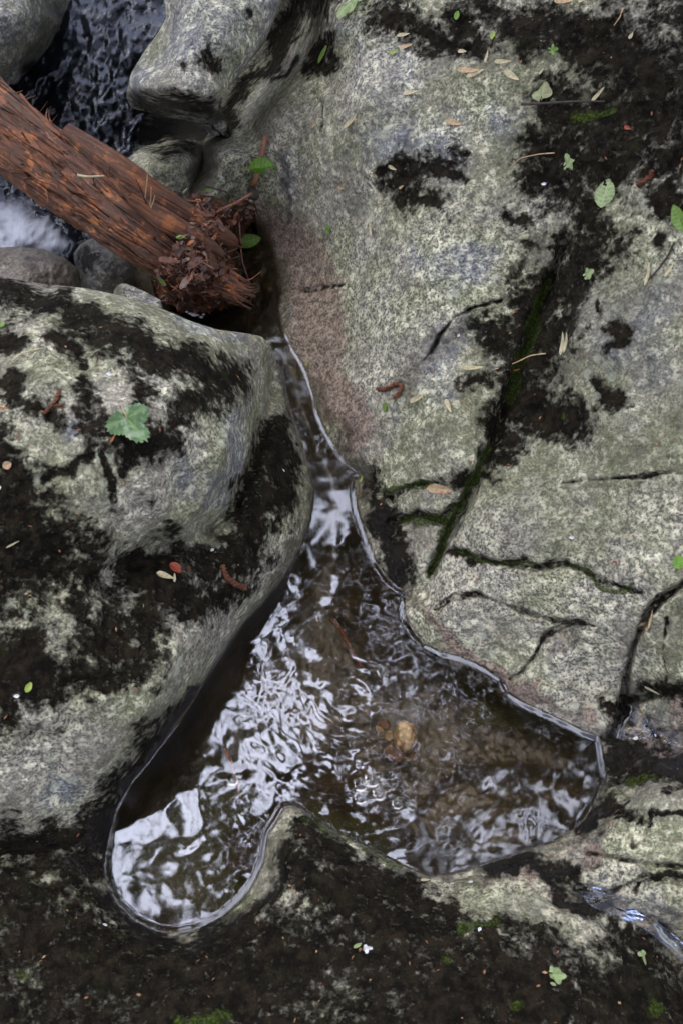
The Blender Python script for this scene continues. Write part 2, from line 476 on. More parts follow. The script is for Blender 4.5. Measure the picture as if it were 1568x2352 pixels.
base_R = rbf([
 (500,340,.13),(455,430,.09),(560,420,.14),(620,440,.15),(700,500,.17),(650,360,.19),(720,620,.12),(740,760,.10),(790,880,.11),(850,1000,.11),
 (880,760,.19),(860,560,.235),(900,1150,.085),(960,1290,.07),(1000,1400,.10),(1100,1450,.115),(1180,1540,.085),(1300,1600,.07),
 (1380,1640,.03),(1430,1600,.035),(1250,1380,.15),(1250,1280,.175),(1120,1250,.175),(1000,300,.36),(1000,600,.29),(1000,820,.225),(1080,1000,.20),
 (980,1150,.12),(1050,1170,.13),(1160,1000,.18),(1130,1120,.19),(1300,1100,.235),(1450,1200,.26),(1450,1400,.20),(1540,1450,.20),(1540,1550,.15),(1500,1000,.34),(1400,800,.345),(1500,600,.42),(1350,600,.36),
 (1230,760,.275),(1270,620,.31),(1180,560,.32),(1500,200,.52),(1700,300,.6),(1700,1000,.4),(1250,200,.44),(1250,400,.38),(900,100,.37),(800,250,.31),(1100,-150,.48),(1600,-150,.6),
 (760,150,.28),(690,250,.23),(740,30,.25),(720,70,.2),(635,90,-.04),(598,150,-.08),(545,218,-.08),(500,290,-.06),(690,20,.06),(705,130,.21),(655,200,.19),(600,262,.16),(545,325,.13),(640,-50,.10),(700,1000,.1),
 (1450,1700,.03),(1540,1640,.07),(1560,1720,.04),(1450,1800,.045),(1400,1900,.075),(1500,1900,.095),(1500,1820,.095),(1620,1900,.1),(1340,1990,.04),(1250,2000,.035),(1180,2060,.055),
 (1420,2030,.06),(1540,2050,.085),(1440,2100,.035),(1560,2190,-.005),(1500,2150,.02),(1400,2160,.055),(1250,2130,.075),(1650,2300,.0),
 (300,2250,.095),(100,2120,.085),(0,2000,.06),(180,2040,.05),(-200,2100,.1),(700,2150,.095),(690,1950,.065),(660,1880,.02),(620,2080,.07),(1000,2120,.08),(1000,2250,.12),(850,2020,.055),(1300,2300,.125),(800,2350,.15),(300,2400,.15),(1500,2400,.1),
 (100,1700,-.03),(300,1200,-.03),(100,900,-.05),(500,900,-.04),
 (100,0,.02),(200,100,.03),(200,300,.0),(330,300,-.12),(400,290,-.13),(460,300,-.12),(430,340,-.08),(455,375,.0),(100,450,-.04),(50,600,-.08),(350,150,.02),(300,-150,.06),(-200,300,.0),(-200,700,-.08),(300,500,-.03),(360,430,-.05),(420,560,.0),(320,650,-.05),(420,480,.03)], 50)
bed_D = rbf([(600,560,.014),(625,680,.02),(560,720,.05),(680,850,.022),(700,950,.035),(760,1060,.045),(780,1150,.06),(870,1350,.07),(750,1300,.12),(700,1500,.14),(850,1500,.12),
 (960,1530,.09),(600,1700,.15),(850,1650,.125),(930,1700,.11),(1150,1650,.14),(1300,1740,.15),(1150,1740,.12),(1000,1900,.11),(1150,1900,.09),(820,1870,.075),(740,1860,.05),(700,1800,.13),
 (400,2000,.13),(500,1900,.14),(560,1980,.10)], 50)
bank_w = rbf([(640,600,120),(660,800,110),(720,1000,90),(830,1100,60),(850,1250,60),(940,1366,70),(980,1490,110),(1150,1580,120),(1350,1690,80),(1390,1790,40),(1330,1900,34),
 (1100,2000,60),(900,1980,70),(700,1860,26),(610,1950,34),(460,2130,34),(300,2110,34),(240,1990,30),(600,1380,60),(500,600,60)], 40)

CRACKS = [  # polylines with width and depth
 ([(828,1095),(870,1120),(900,1150)], 14, .010),
 ([(985,1315),(1010,1265),(1050,1180),(1090,1110),(1120,1040),(1150,960),(1180,880),(1210,790),(1250,680),(1290,560)], 22, .022),
 ([(900,1140),(950,1115),(1000,1108),(1045,1120)], 11, .012),
 ([(900,1200),(960,1180),(1010,1195),(1040,1160)], 13, .014),
 ([(1045,1262),(1110,1282),(1170,1300),(1240,1302),(1300,1292)], 12, .014),
 ([(1300,1292),(1370,1330),(1420,1345),(1470,1360)], 7, .008),
 ([(1000,1400),(1040,1370),(1100,1365),(1150,1385),(1220,1410),(1290,1430),(1340,1430),(1400,1450)], 6, .009),
 ([(1170,1560),(1200,1540),(1230,1500),(1250,1460),(1300,1430)], 9, .010),
 ([(1400,1690),(1425,1640),(1435,1560),(1450,1500),(1470,1440),(1500,1390),(1568,1340)], 15, .024),
 ([(1435,1608),(1480,1600),(1568,1580)], 12, .016),
 ([(720,180),(722,215),(742,245),(738,300)], 4, .004),
 ([(945,850),(990,810),(1010,770),(1040,730),(1090,705),(1150,690)], 6, .011),
 ([(655,660),(700,668),(740,660),(790,655)], 5, .006),
 ([(1290,1110),(1330,1105),(1400,1100),(1470,1095),(1568,1080)], 5, .006),
 ([(1390,1880),(1420,1850),(1480,1800),(1568,1790)], 10, .008),
 ([(1350,1960),(1440,1975),(1500,1985),(1568,1990)], 10, .016),
 ([(1320,2040),(1400,2050),(1480,2010),(1568,2030)], 10, .012),
 ([(1440,2100),(1500,2110),(1568,2180)], 14, .010),
 ([(1130,1990),(1200,1975),(1280,1960)], 6, .006),
 ([(930,2030),(1100,2010),(1200,2040),(1300,2090)], 8, .004),
 ([(1530,1420),(1520,1500),(1530,1560)], 5, .005),
]
MOSS_SHADE_BASE = [
 [(1900,700,120),(2100,1100,90)],[(1800,1500,90),(2300,1800,160)],[(2200,200,200)],[(1700,1150,40),(1900,1300,60)],
 [(1100,10,45),(1180,60,50),(1280,70,70),(1400,110,130),(1520,230,170),(1380,290,110),(1290,250,80)],
 [(1560,60,110),(1700,200,200)],[(870,40,42),(940,50,34),(1010,90,30),(1080,110,32)],[(1040,40,36),(1110,95,36)],
 [(1230,330,60),(1330,370,80),(1470,340,70),(1568,380,60)],
 [(1250,420,60),(1330,460,66),(1400,520,55),(1340,580,62),(1260,660,74),(1215,760,86),(1190,860,80),(1175,950,64),(1140,1030,34)],
 [(900,430,34),(960,400,46),(1030,350,28)],[(930,460,42),(1000,470,34)],[(880,390,20),(1050,400,22)],
 [(1160,480,20),(1210,500,20)],[(1500,440,34),(1568,470,40)],
 [(1190,930,52),(1280,960,56),(1330,960,40)],[(1360,880,26),(1400,920,22)],[(1420,760,30),(1450,770,24),(1400,800,16)],[(1500,560,20)],
 [(1100,900,26),(1060,860,18)],[(1120,760,50),(1160,820,50)],[(1040,1090,16),(1130,1090,22)],
 [(870,1090,20),(880,1200,34),(910,1280,34),(940,1330,22)],[(1050,1270,12),(1170,1300,14),(1230,1300,10)],
 [(745,90,16),(735,160,20),(700,180,14)],[(740,-30,60),(690,30,44),(640,100,38),(595,165,26),(545,230,26),(500,290,20)],[(630,180,12),(680,150,12)],  # middle stroke: brown groove and the black crevice's shade, both painted in
 [(1380,700,16)],[(1390,1600,14),(1420,1660,20)],[(1480,1590,26),(1568,1610,36)],
 [(0,2080,130),(200,2200,170),(400,2330,200),(700,2200,150),(1000,2250,170),(1300,2330,190),(1500,2300,120),(1700,2400,200)],
 [(700,1990,50),(760,2020,80),(900,2080,70),(1060,2180,60)],[(-100,2350,200),(400,2450,240),(1400,2500,200)],[(660,1960,44),(760,2040,90),(900,2120,110),(1020,2160,90),(1250,2220,100),(1500,2300,90)],[(690,1900,22),(780,1970,36),(880,2020,40),(960,2050,34)],[(300,2170,50),(420,2190,60),(560,2150,60)],[(1400,2170,30),(1480,2230,50)],
 [(560,2110,40),(620,2050,30),(650,1960,22)],[(220,2050,60),(120,1980,80),(230,1990,36)],
 [(1400,1745,64),(1480,1750,66),(1600,1750,66)],[(1400,1850,44),(1355,1900,32)],[(1450,1880,16)],[(1320,2000,30),(1220,1990,34),(1120,2005,26)],[(1290,2060,24),(1400,2095,26),(1340,2030,18)],[(1480,2035,16),(1568,2020,18)],[(1420,2140,30),(1520,2200,40)],
 [(1130,2010,24),(1240,1990,30),(1290,2030,24)],[(1440,1925,10),(1500,1870,12),(1568,1870,10)],
]
GREEN_BASE = [
 [(985,1320,14),(1010,1265,18),(1040,1190,22),(1070,1120,14),(1130,1020,12)],[(905,1135,10),(960,1112,10),(1000,1110,9)],
 [(920,1205,18),(970,1195,20),(1010,1190,22)],[(1160,930,16),(1180,850,22),(1210,770,22),(1230,720,16),(1250,640,14)],
 [(1060,1268,8),(1170,1302,10),(1240,1300,8)],[(1300,1290,8),(1380,1345,14),(1430,1350,12)],
 [(1330,270,20),(1400,260,14)],[(1450,1800,22),(1500,1785,16)],[(1050,2130,14),(1130,2120,12)],[(1020,2200,16)],[(520,2330,20),(420,2350,26)],
 [(60,2230,20)],[(1180,2300,20)],[(1500,2320,26)],[(1290,950,10)],
 [(730,1880,40),(820,1900,50),(900,1960,40)],[(1130,1600,0.1),(1100,1650,40),(1200,1660,40)],[(560,1850,70),(500,1800,70),(400,2000,130),(330,1980,90),(480,2050,90)],[(640,1700,50)],
]
WET_BASE = [
 [(600,520,26),(640,640,34),(660,780,34),(720,900,32),(790,1030,30),(850,1110,30),(870,1230,30),(950,1370,16),(1010,1480,18),(1150,1570,22),(1300,1650,24),(1390,1690,44),(1430,1700,60),(1568,1720,70)],
 [(1400,1790,34),(1340,1930,40),(1240,1980,50),(1050,2030,22),(900,1990,14)],[(1300,2040,40),(1400,2060,30),(1500,2110,40),(1568,2170,60)],
 [(930,900,34),(1000,800,34),(1060,730,30)],[(1100,760,30)],[(1430,1640,26),(1470,1470,14),(1500,1400,14)],[(1250,1460,14),(1330,1440,22),(1230,1520,12)],
 [(655,340,14),(662,420,12),(660,500,12)],[(480,330,40),(440,430,40)],[(300,300,150),(100,200,300),(200,600,150)],
 [(240,2030,40),(320,2150,34),(460,2160,26),(600,2050,22),(640,1940,14)],[(180,1960,60)],
]
RUST_BASE = [[(600,490,40),(670,560,80),(710,640,80),(730,740,86),(750,850,78),(780,940,60),(810,1010,44)],[(1000,1440,20),(1130,1540,22),(1250,1620,24)],[(1550,1620,60)],
 [(1440,1720,50),(1560,1740,60)],[(1200,2010,50)],[(1370,1650,24)],[(1340,1960,30)],[(1300,2050,40)],[(860,1110,30)]]
BARE_BASE = [[(1000,330,120),(850,330,90),(900,150,110)],[(940,600,50),(1100,620,70)],[(980,880,60),(1050,780,70),(930,950,50)],[(1450,820,120),(1500,700,90)],[(1150,300,70)],[(660,420,16),(662,350,16),(664,480,12)],[(1420,1700,60),(1540,1700,60)],[(1340,2050,50),(1500,2120,60)],[(780,60,60)]]

def base_fields(x, y):
    d = poly_sdf(x, y, W_POLY)
    w = np.clip(bank_w(x, y), 18, 140)
    R = np.clip(base_R(x, y), -.12, .8)
    R = R + .010 * fbm(x, y, 170, 4, 3) * np.clip(d / 80, 0, 1)
    D = np.clip(bed_D(x, y), .012, .26)
    z = np.where(d > 0, R * (1 - np.exp(-d / w)), -D * (1 - np.exp(d / 45)))
    # submerged ledge
    led = [(1012,1800),(1060,1778),(1140,1764),(1230,1766),(1310,1780),(1350,1830),(1290,1920),(1150,1960),(1000,1960),(950,1880)]
    ls = poly_sdf(x, y, led)
    z = z + np.where(d < 0, .035 / (1 + np.exp(np.clip((ls + 4) / 5, -40, 40))), 0) * np.clip(-d / 60, 0, 1)
    cm = np.zeros(np.shape(x))
    wob = 5 * vnoise(x, y, 60, 40) + 2.5 * vnoise(x, y, 14, 41)
    for pl, cw, cdp in CRACKS:
        ld_ = line_dist(x, y, pl) + wob
        g = np.exp(-np.clip(ld_, 0, None) ** 2 / (2 * (cw * .40) ** 2))
        z = z - 1.15 * cdp * g * np.clip(d / 12, 0, 1)
        if cdp >= .009:
            e0 = np.array(pl[0], float); e1 = np.array(pl[-1], float); tdir = (e1 - e0) / np.linalg.norm(e1 - e0)
            sd = (x - e0[0]) * tdir[1] - (y - e0[1]) * tdir[0]
            z = z - .45 * cdp * (.5 - .5 * np.tanh(sd / 6)) * np.exp(-line_dist(x, y, pl) / 38) * np.clip(d / 30, 0, 1)
        cm = np.maximum(cm, g * np.clip(d / 12, 0, 1))
    tap = np.clip(np.abs(d) / 25, 0, 1)
    z = z + tap * (.0028 * fbm(x, y, 42, 4, 8) + .0016 * fbm(x, y, 14, 3, 21))
    return z, d, cm

def paint_base(x, y, d, cm):
    warp = 24 * fbm(x, y, 70, 4, 50)
    warp2 = 24 * fbm(x, y, 70, 4, 60)
    X, Y = x + warp, y + warp2
    moss_shade = strokes(X, Y, MOSS_SHADE_BASE)
    moss_shade = np.where(d > 0, np.maximum(np.clip((moss_shade - .26) * 1.28, 0, 1), np.clip(cm * .55, 0, .5)), 0)
    pale = strokes(X, Y, [[(1160,2040,26),(1230,2080,28),(1290,2085,22)],[(1380,1925,36),(1460,1930,44),(1568,1930,50)],[(1480,1835,20),(1568,1830,32)],[(1500,2060,34),(1560,2080,40)],[(700,1880,10),(668,1868,12),(640,1910,5),(625,1950,4)],[(1060,2070,18),(1130,2075,20)]])
    fg = strokes(X, Y, [[(-300,2200,200),(300,2300,190),(700,2260,200),(1100,2320,170),(1500,2360,110)],[(700,2000,60),(860,2100,110)],[(420,2220,70)],[(60,2050,90)],[(400,300,34),(480,300,30),(440,335,22)],[(720,-30,56),(668,50,40),(622,125,30),(560,200,26),(505,280,22)]])  # foreground crust, plus shade under and beside the squared boulder painted black
    moss_shade = moss_shade + .12 * np.clip((fg - .4) * 2.5, 0, 1) * (d > 0)
    moss_shade = np.where(pale > .5, moss_shade * .25, moss_shade)
    green = strokes(x + warp * .5, y + warp2 * .5, GREEN_BASE)
    green = np.where(green > .05, np.clip((green - .25) * 1.3, 0, 1), 0)
    wet = strokes(X, Y, WET_BASE)
    wet = np.clip((wet - .25) * 1.35, 0, 1)
    wet = np.maximum(wet, np.exp(-np.clip(d, 0, None) / 9) * .95)
    rust = np.clip((strokes(X, Y, RUST_BASE) - .3) * 1.4, 0, 1)
    bare = np.clip((strokes(X, Y, BARE_BASE) - .3) * 1.0, 0, 1)
    silt = np.clip((-d + 3) / 14, 0, 1)
    stream = np.clip((430 - x) / 60, 0, 1) * np.clip((750 - y) / 60, 0, 1)
    silt = np.maximum(silt, stream * .8)
    return np.stack([moss_shade, green, wet], -1), np.stack([rust, bare, silt], -1)

def axis(lo, a, b, hi, fine):
    left = a - np.cumsum(np.geomspace(fine, 120, 26)); left = left[left > lo][::-1]
    right = b + np.cumsum(np.geomspace(fine, 120, 26)); right = right[right < hi]
    return np.concatenate([[lo], left, np.arange(a, b, fine), right, [hi]])
GX = axis(-900, -40, 1610, 2500, 3.2)
GY = axis(-620, -40, 2395, 3100, 3.2)
XX, YY = np.meshgrid(GX, GY)
ZB, DB, CM = base_fields(XX, YY)
P1, P2 = paint_base(XX, YY, DB, CM)
VB = unproj(XX, YY, ZB)

# the ground is cut into the pool bed, the right slab and the near rock along their creases
def region(x, y, d):
    lab = np.ones(x.shape, int)                                   # 1 = right slab
    low = (y > 1990 - 0.0 * x) & (x < 1250)
    near_poly = [(-2000,1850),(100,1850),(241,1984),(400,1984),(560,1850),(660,1700),(780,1870),(984,1990),(1060,2012),(1130,1996),(1230,2020),(1300,2092),(1420,2130),(1500,2170),(1600,2240),(3000,2700),(3000,4000),(-2000,4000)]
    lab[poly_sdf(x, y, near_poly) < 0] = 2                        # 2 = near rock
    rr = [(1398,1700),(1440,1760),(1360,1850),(1290,1960),(1230,2020),(1300,2092),(1420,2130),(1600,2240),(3000,2700),(3000,1500),(1700,1620),(1435,1608)]
    lab[poly_sdf(x, y, rr) < 0] = 3                               # 3 = low rocks at the right
    lab[(x < 440) & (y < 1850)] = 4                               # 4 = stream bed
    lab[d < -14] = 0                                              # 0 = pool bed
    return lab
cxs = (XX[:-1, :-1] + XX[1:, 1:]) / 2; cys = (YY[:-1, :-1] + YY[1:, 1:]) / 2
LAB = region(cxs, cys, (DB[:-1, :-1] + DB[1:, 1:]) / 2).ravel()
FB = grid_faces(len(GY), len(GX))
FB = FB[:, ::-1]
VBf = VB.reshape(-1, 3); P1f = P1.reshape(-1, 3); P2f = P2.reshape(-1, 3)
def sub(lab, name, loc=None):
    f = FB[LAB == lab]
    u, inv = np.unique(f.ravel(), return_inverse=True)
    return mesh_np(name, VBf[u], inv.reshape(-1, 4), M_ROCK, attrs={'paint1': P1f[u], 'paint2': P2f[u]}, loc=loc)
tag(sub(0, 'pool_bed'), kind='structure')
tag(sub(4, 'stream_bed'), kind='structure')
tag(sub(1, 'rock_slab', unproj(1100, 900, .2)), 'huge pale speckled granite slab with black moss bands filling the right side above the pool', 'rock')
tag(sub(2, 'foreground_rock', unproj(700, 2200, .1)), 'near black crusted rock along the bottom with a pale pointed tip jutting into the pool', 'rock')
tag(sub(3, 'low_rock', unproj(1480, 1900, .06)), 'low wet rock with pale lichen patches right of the pool at its lower right corner', 'rock')
# ground under and around everything
gz = -.35
mesh_np('forest_floor', [(-30, -30, gz), (30, -30, gz), (30, 30, gz), (-30, 30, gz)], [(0, 1, 2, 3)], M_LITTER)['kind'] = 'structure'

LAYERS = []      # topmost first: (polygon, z function)
def surf_z(x, y):
    for poly, zf in LAYERS:
        if poly_sdf(np.array([x]), np.array([y]), poly)[0] < -2:
            return float(zf(np.array([float(x)]), np.array([float(y)]))[0])
    return float(base_fields(np.array([float(x)]), np.array([float(y)]))[0][0])
def surf(x, y, lift=0.0, water=False):
    z = surf_z(x, y)
    if water: z = 0.0
    p = unproj(x, y, z)
    if water: n = np.array([0, 0, 1.0])
    else:
        e = 22
        px, nx_, py, ny_ = [unproj(x + a, y + b, surf_z(x + a, y + b)) for a, b in ((e, 0), (-e, 0), (0, e), (0, -e))]
        n = np.cross(px - nx_, ny_ - py); n /= np.linalg.norm(n)
        if n[2] < 0: n = -n
    return p + n * lift, n

# ------------------------------------------------------------------ boulders
def boulder(name, label, center, outline, zf, paint, nr, na, drop=.35, group=None, loc=None, extra=True, under=.1):
    """a rock seen whole: skin spun from its middle to its outline, then its hidden flanks down to the ground"""
    ol = np.array(outline, float); n = len(ol)
    seg = np.linalg.norm(np.roll(ol, -1, 0) - ol, axis=1); cs = np.concatenate([[0], np.cumsum(seg)])
    tt = np.linspace(0, cs[-1], na, endpoint=False)
    olx = np.interp(tt, cs, np.append(ol[:, 0], ol[0, 0])); oly = np.interp(tt, cs, np.append(ol[:, 1], ol[0, 1]))
    for _ in range(3):
        olx = (np.roll(olx, 1) + 2 * olx + np.roll(olx, -1)) / 4; oly = (np.roll(oly, 1) + 2 * oly + np.roll(oly, -1)) / 4
    s = np.linspace(0, 1, nr) ** .9
    X = center[0] + s[:, None] * (olx - center[0])[None]; Y = center[1] + s[:, None] * (oly - center[1])[None]
    Z = zf(X, Y)
    V = unproj(X, Y, Z)
    a1, a2 = paint(X, Y)
    rim = V[-1]; c3 = V[0, 0].copy()
    rows = [V]
    out = rim[:, :2] - c3[None, :2]; out /= np.linalg.norm(out, axis=1)[:, None] + 1e-9
    for k in range(1, 9):
        t = k / 8
        q = rim.copy(); q[:, 2] -= drop * t
        if under <= .1: q[:, :2] -= out * .10 * t * t * drop
        else:                                             # jammed rock, undercut towards the far side
            q[:, 2] = rim[:, 2] - under * (1 - (1 - t) ** 2)
            q[:, :2] += np.array([0, 1.22]) * under * (1 - (1 - t) ** 2) - out * (.30 * t + .6 * t ** 3) * .14
            q[:, :2] = q[:, :2] * (1 - .55 * t ** 3) + (c3[:2] + np.array([0, under]))[None] * .55 * t ** 3
        rows.append(q[None])
    V = np.concatenate(rows, 0)
    pad1 = np.repeat(a1[-1:], 8, 0); pad2 = np.repeat(a2[-1:], 8, 0)
    a1 = np.concatenate([a1, pad1], 0); a2 = np.concatenate([a2, pad2], 0)
    Fc = grid_faces(V.shape[0], na, True)[:, ::-1]
    o = mesh_np(name, V.reshape(-1, 3), Fc, M_ROCK, attrs={'paint1': a1.reshape(-1, 3), 'paint2': a2.reshape(-1, 3)}, loc=V[0, 0] if loc is None else loc)
    # outward facing?
    nn = o.data.polygons[len(o.data.polygons) // 3].normal
    if nn.z < 0: o.data.flip_normals()
    tag(o, label, 'rock', group)
    if extra: LAYERS.insert(0, ([(a, b) for a, b in outline], zf))
    return o

# the big boulder on the left
LB_R = rbf([(-300,640,.36),(0,650,.38),(200,672,.37),(400,724,.34),(520,760,.30),(600,775,.27),(632,810,.22),
 (100,800,.44),(300,800,.42),(450,830,.385),(560,830,.325),(100,950,.46),(300,950,.44),(460,950,.395),(540,930,.36),(585,870,.31),
 (300,1080,.41),(430,1080,.37),(500,1060,.34),(100,1150,.42),(300,1200,.35),(400,1190,.325),
 (618,900,.235),(600,990,.215),(575,1070,.215),(540,1150,.215),(460,1225,.225),(370,1262,.25),
 (650,960,.20),(660,1060,.205),(640,1160,.215),(560,1270,.235),(450,1320,.25),(250,1370,.29),(100,1330,.34),(0,1300,.37),(-300,1300,.40),
 (688,1120,.175),(650,1260,.20),(570,1370,.225),(450,1450,.25),(300,1570,.26),(150,1640,.27),(0,1680,.28),(-300,1700,.3),
 (330,1640,.24),(430,1560,.24),(100,1760,.21),(0,1800,.20),(200,1780,.17),(160,1880,.09),(60,1900,.10),(0,1930,.09),(-300,1900,.12),(200,1960,.035),(100,2000,.02),(0,2040,.0),(-300,2060,.0)], 34)
lb_out = [(-340,600),(-150,618),(0,636),(100,652),(200,662),(300,684),(380,712),(440,738),(500,757),(560,765),(600,772),(622,792),(634,825),(642,860),
 (665,890),(700,930),(740,1000),(770,1060),(790,1140),(780,1220),(750,1300),(710,1370),(660,1430),(600,1500),(560,1570),(520,1640),(480,1700),(430,1760),(380,1820),(350,1880),(330,1960),(300,2040),(250,2070),(150,2070),(0,2080),(-340,2090)]
lbp = [(-340,600),(-150,618),(0,636),(100,652),(200,662),(300,684),(380,712),(440,738),(500,757),(560,765),(600,772),(622,792),(634,825),(642,860)]
LB_GROOVE = [([(632,880),(610,960),(588,1040),(560,1110),(535,1165),(480,1215)], 13, .042), ([(420,1100),(400,1170),(350,1250),(250,1330)], 24, .022),
 ([(300,1290),(420,1250),(500,1210)], 22, .012)]
def lb_z(x, y):
    d = poly_sdf(x, y, B_POLY)
    R = LB_R(x, y) + .009 * fbm(x, y, 150, 4, 5)
    w = 92.0 - 60 / (1 + np.exp(-(y - 1440) / 55))
    z = np.where(d > 0, R * (1 - np.exp(-np.clip(d, 0, None) / w)), -.32 * (1 - np.exp(np.clip(d, None, 0) / 40)))
    z = z - .028 * np.exp(-line_dist(x, y, lbp) / 16)
    rd = line_dist(x, y, [(600,800),(585,860),(560,910),(535,970),(512,1040),(495,1100),(455,1170)])
    z = z + .030 * np.exp(-(rd / 24) ** 1.3)
    z = z + .012 * np.exp(-(line_dist(x, y, [(690,1120),(650,1260),(575,1375),(450,1460),(300,1580),(150,1650),(0,1690)]) / 34) ** 1.4)
    for pl, cw, dp in LB_GROOVE:
        z = z - dp * np.exp(-line_dist(x, y, pl) ** 2 / (2 * cw * cw))
    tap = np.clip(np.abs(d) / 30, 0, 1)
    z = z + .010 * np.clip(fbm(x, y, 95, 2, 140) * 1.6, -.6, .6) * np.clip(d / 150, 0, 1)
    tap = np.clip(d / 110, 0, 1) ** 1.0
    return z + tap * (.0036 * fbm(x, y, 46, 4, 12) + .0015 * fbm(x, y, 14, 3, 31))
LB_MOSS_SHADE = [
 [(-60,660,30),(60,690,34),(150,700,26),(220,770,34),(330,800,36),(430,840,36),(520,880,40),(480,900,40)],[(0,760,22),(40,790,18)],
 [(140,780,24),(190,830,14)],[(20,880,30),(60,930,24),(100,960,26)],[(180,860,16),(200,960,30),(260,1000,40),(330,1010,36),(400,1000,40)],[(440,920,34),(400,960,26)],
 [(120,1080,18),(200,1050,14)],[(0,1000,30),(20,1150,70),(100,1230,70),(180,1290,60),(60,1300,90),(-100,1300,100)],[(260,1150,14),(240,1060,12)],
 [(560,1180,34),(640,1000,30),(650,1090,26),(600,1180,50),(560,1260,52),(480,1290,50),(400,1260,40),(300,1330,46),(400,1350,50),(300,1420,60),(220,1480,50),(300,1520,46)],
 [(150,1380,24),(220,1430,40)],[(0,1480,60),(100,1550,70),(200,1560,50),(60,1610,60),(-100,1560,80),(260,1560,30)],[(480,1380,40),(560,1330,30),(420,1420,22)],
 [(40,1360,30)],[(160,1990,70),(60,1960,50),(200,1900,40),(-100,1980,70)],[(455,1590,14),(400,1660,24),(335,1740,34),(275,1840,46),(225,1930,50)],[(-400,900,120),(-600,1500,200)],[(350,1150,14)],[(330,880,24),(300,1100,12)],  # third stroke paints in the shade of the undercut above the waterline
]
def lb_paint(x, y):
    wx = 26 * fbm(x, y, 75, 4, 70); wy = 26 * fbm(x, y, 75, 4, 80)
    X, Y = x + wx, y + wy
    d = poly_sdf(x, y, B_POLY)
    moss_shade = np.clip((strokes(X, Y, LB_MOSS_SHADE) - .12) * 1.25, 0, 1)
    green = np.clip((strokes(X, Y, [[(430,820,14),(520,870,14)],[(250,830,12)],[(600,1080,16),(560,1180,12)],[(20,1980,20)]]) - .4) * .9, 0, 1)
    wet = np.clip((strokes(X, Y, [[(719,1131,16),(690,1250,18),(640,1341,18),(560,1440,16),(472,1568,18),(400,1680,26),(320,1790,34),(250,1900,44),(220,1990,40)],[(690,1000,16),(660,900,12)]]) - .25) * 1.35, 0, 1)
    wet = np.maximum(wet, np.exp(-np.clip(d, 0, None) / 9) * .95)
    rust = np.clip((strokes(X, Y, [[(330,690,26),(400,720,24),(300,680,20)],[(250,870,30),(150,900,30)],[(380,870,26)],[(230,1180,30)],[(120,960,30)]]) - .4) * .6, 0, 1)
    bare = np.clip((strokes(X, Y, [[(560,940,36),(540,1040,36),(500,1140,34)],[(150,980,30)],[(420,740,26),(560,775,14)],[(420,1080,50)],[(120,1800,60)]]) - .3) * 1.3, 0, 1)
    silt = np.clip((-d + 3) / 14, 0, 1)
    return np.stack([moss_shade, green, wet], -1), np.stack([rust, bare, silt], -1)
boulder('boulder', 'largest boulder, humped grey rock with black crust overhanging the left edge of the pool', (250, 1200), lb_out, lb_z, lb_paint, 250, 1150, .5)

def simple_rock(label, center, outline, ctrl, moss_shade, wetv=0.2, bare=.3, nr=90, na=300, rust=0.0, rnd=.02, drop=.3, under=.1, sharp=20, dz=0.0, seed=0, wets=None, group=None):
    R = rbf(ctrl, sharp)
    def zf(x, y):
        z = R(x, y) + dz + .005 * fbm(x, y, 70, 4, 90 + seed) + .0022 * fbm(x, y, 22, 3, 95 + seed)
        dd = -poly_sdf(x, y, outline)
        return z - rnd * np.exp(-np.clip(dd, 0, None) / 12)
    def paint(x, y):
        wx = 12 * fbm(x, y, 50, 3, 100 + seed)
        m_ = np.clip((strokes(x + wx, y - wx, moss_shade) - .26) * 1.28, 0, 1) if moss_shade else np.zeros(x.shape)
        w_ = np.full(x.shape, wetv)
        if wets: w_ = np.maximum(w_, np.clip((strokes(x + wx, y - wx, wets) - .25) * 1.35, 0, 1))
        z0 = np.zeros(x.shape)
        return np.stack([m_, z0, w_], -1), np.stack([z0 + rust, z0 + bare, z0], -1)
    return boulder('boulder', label, center, outline, zf, paint, nr, na, drop, group, under=under)

simple_rock('wedge of rock lit green grey under the squared boulder beside the stream', (355, 370),
 [(300,262),(360,270),(430,275),(500,270),(492,300),(478,330),(455,380),(425,430),(400,465),(350,460),(300,430),(255,400),(262,360),(280,310)],
 [(310,290,-.07),(380,290,-.07),(460,290,-.06),(350,330,.0),(440,330,.02),(350,360,.105),(420,360,.11),(300,380,.06),(350,430,.10),(400,430,.11),(450,380,.08),(270,370,.02)],
 [[(320,300,34),(400,300,50),(470,305,44)]], .25, .3, seed=1, wets=[[(320,290,36),(400,290,30),(470,310,36),(450,400,20)]])  # dark strokes paint the squared boulder's shadow onto the top of the wedge
simple_rock('dark corner boulder in the top left of the photo beside the stream', (-40, 40),
 [(-260,-160),(130,-160),(150,-60),(140,0),(112,60),(80,120),(56,165),(40,195),(0,190),(-260,180)],
 [(-200,0,.30),(-50,-100,.30),(0,40,.30),(60,40,.27),(110,-50,.27),(120,10,.20),(70,120,.18),(20,150,.20),(45,185,.10),(-200,150,.2)],
 [[(70,150,20)]], .35, .6, seed=2, rust=.1, wets=[[(120,20,26),(60,160,26)]], under=.16)
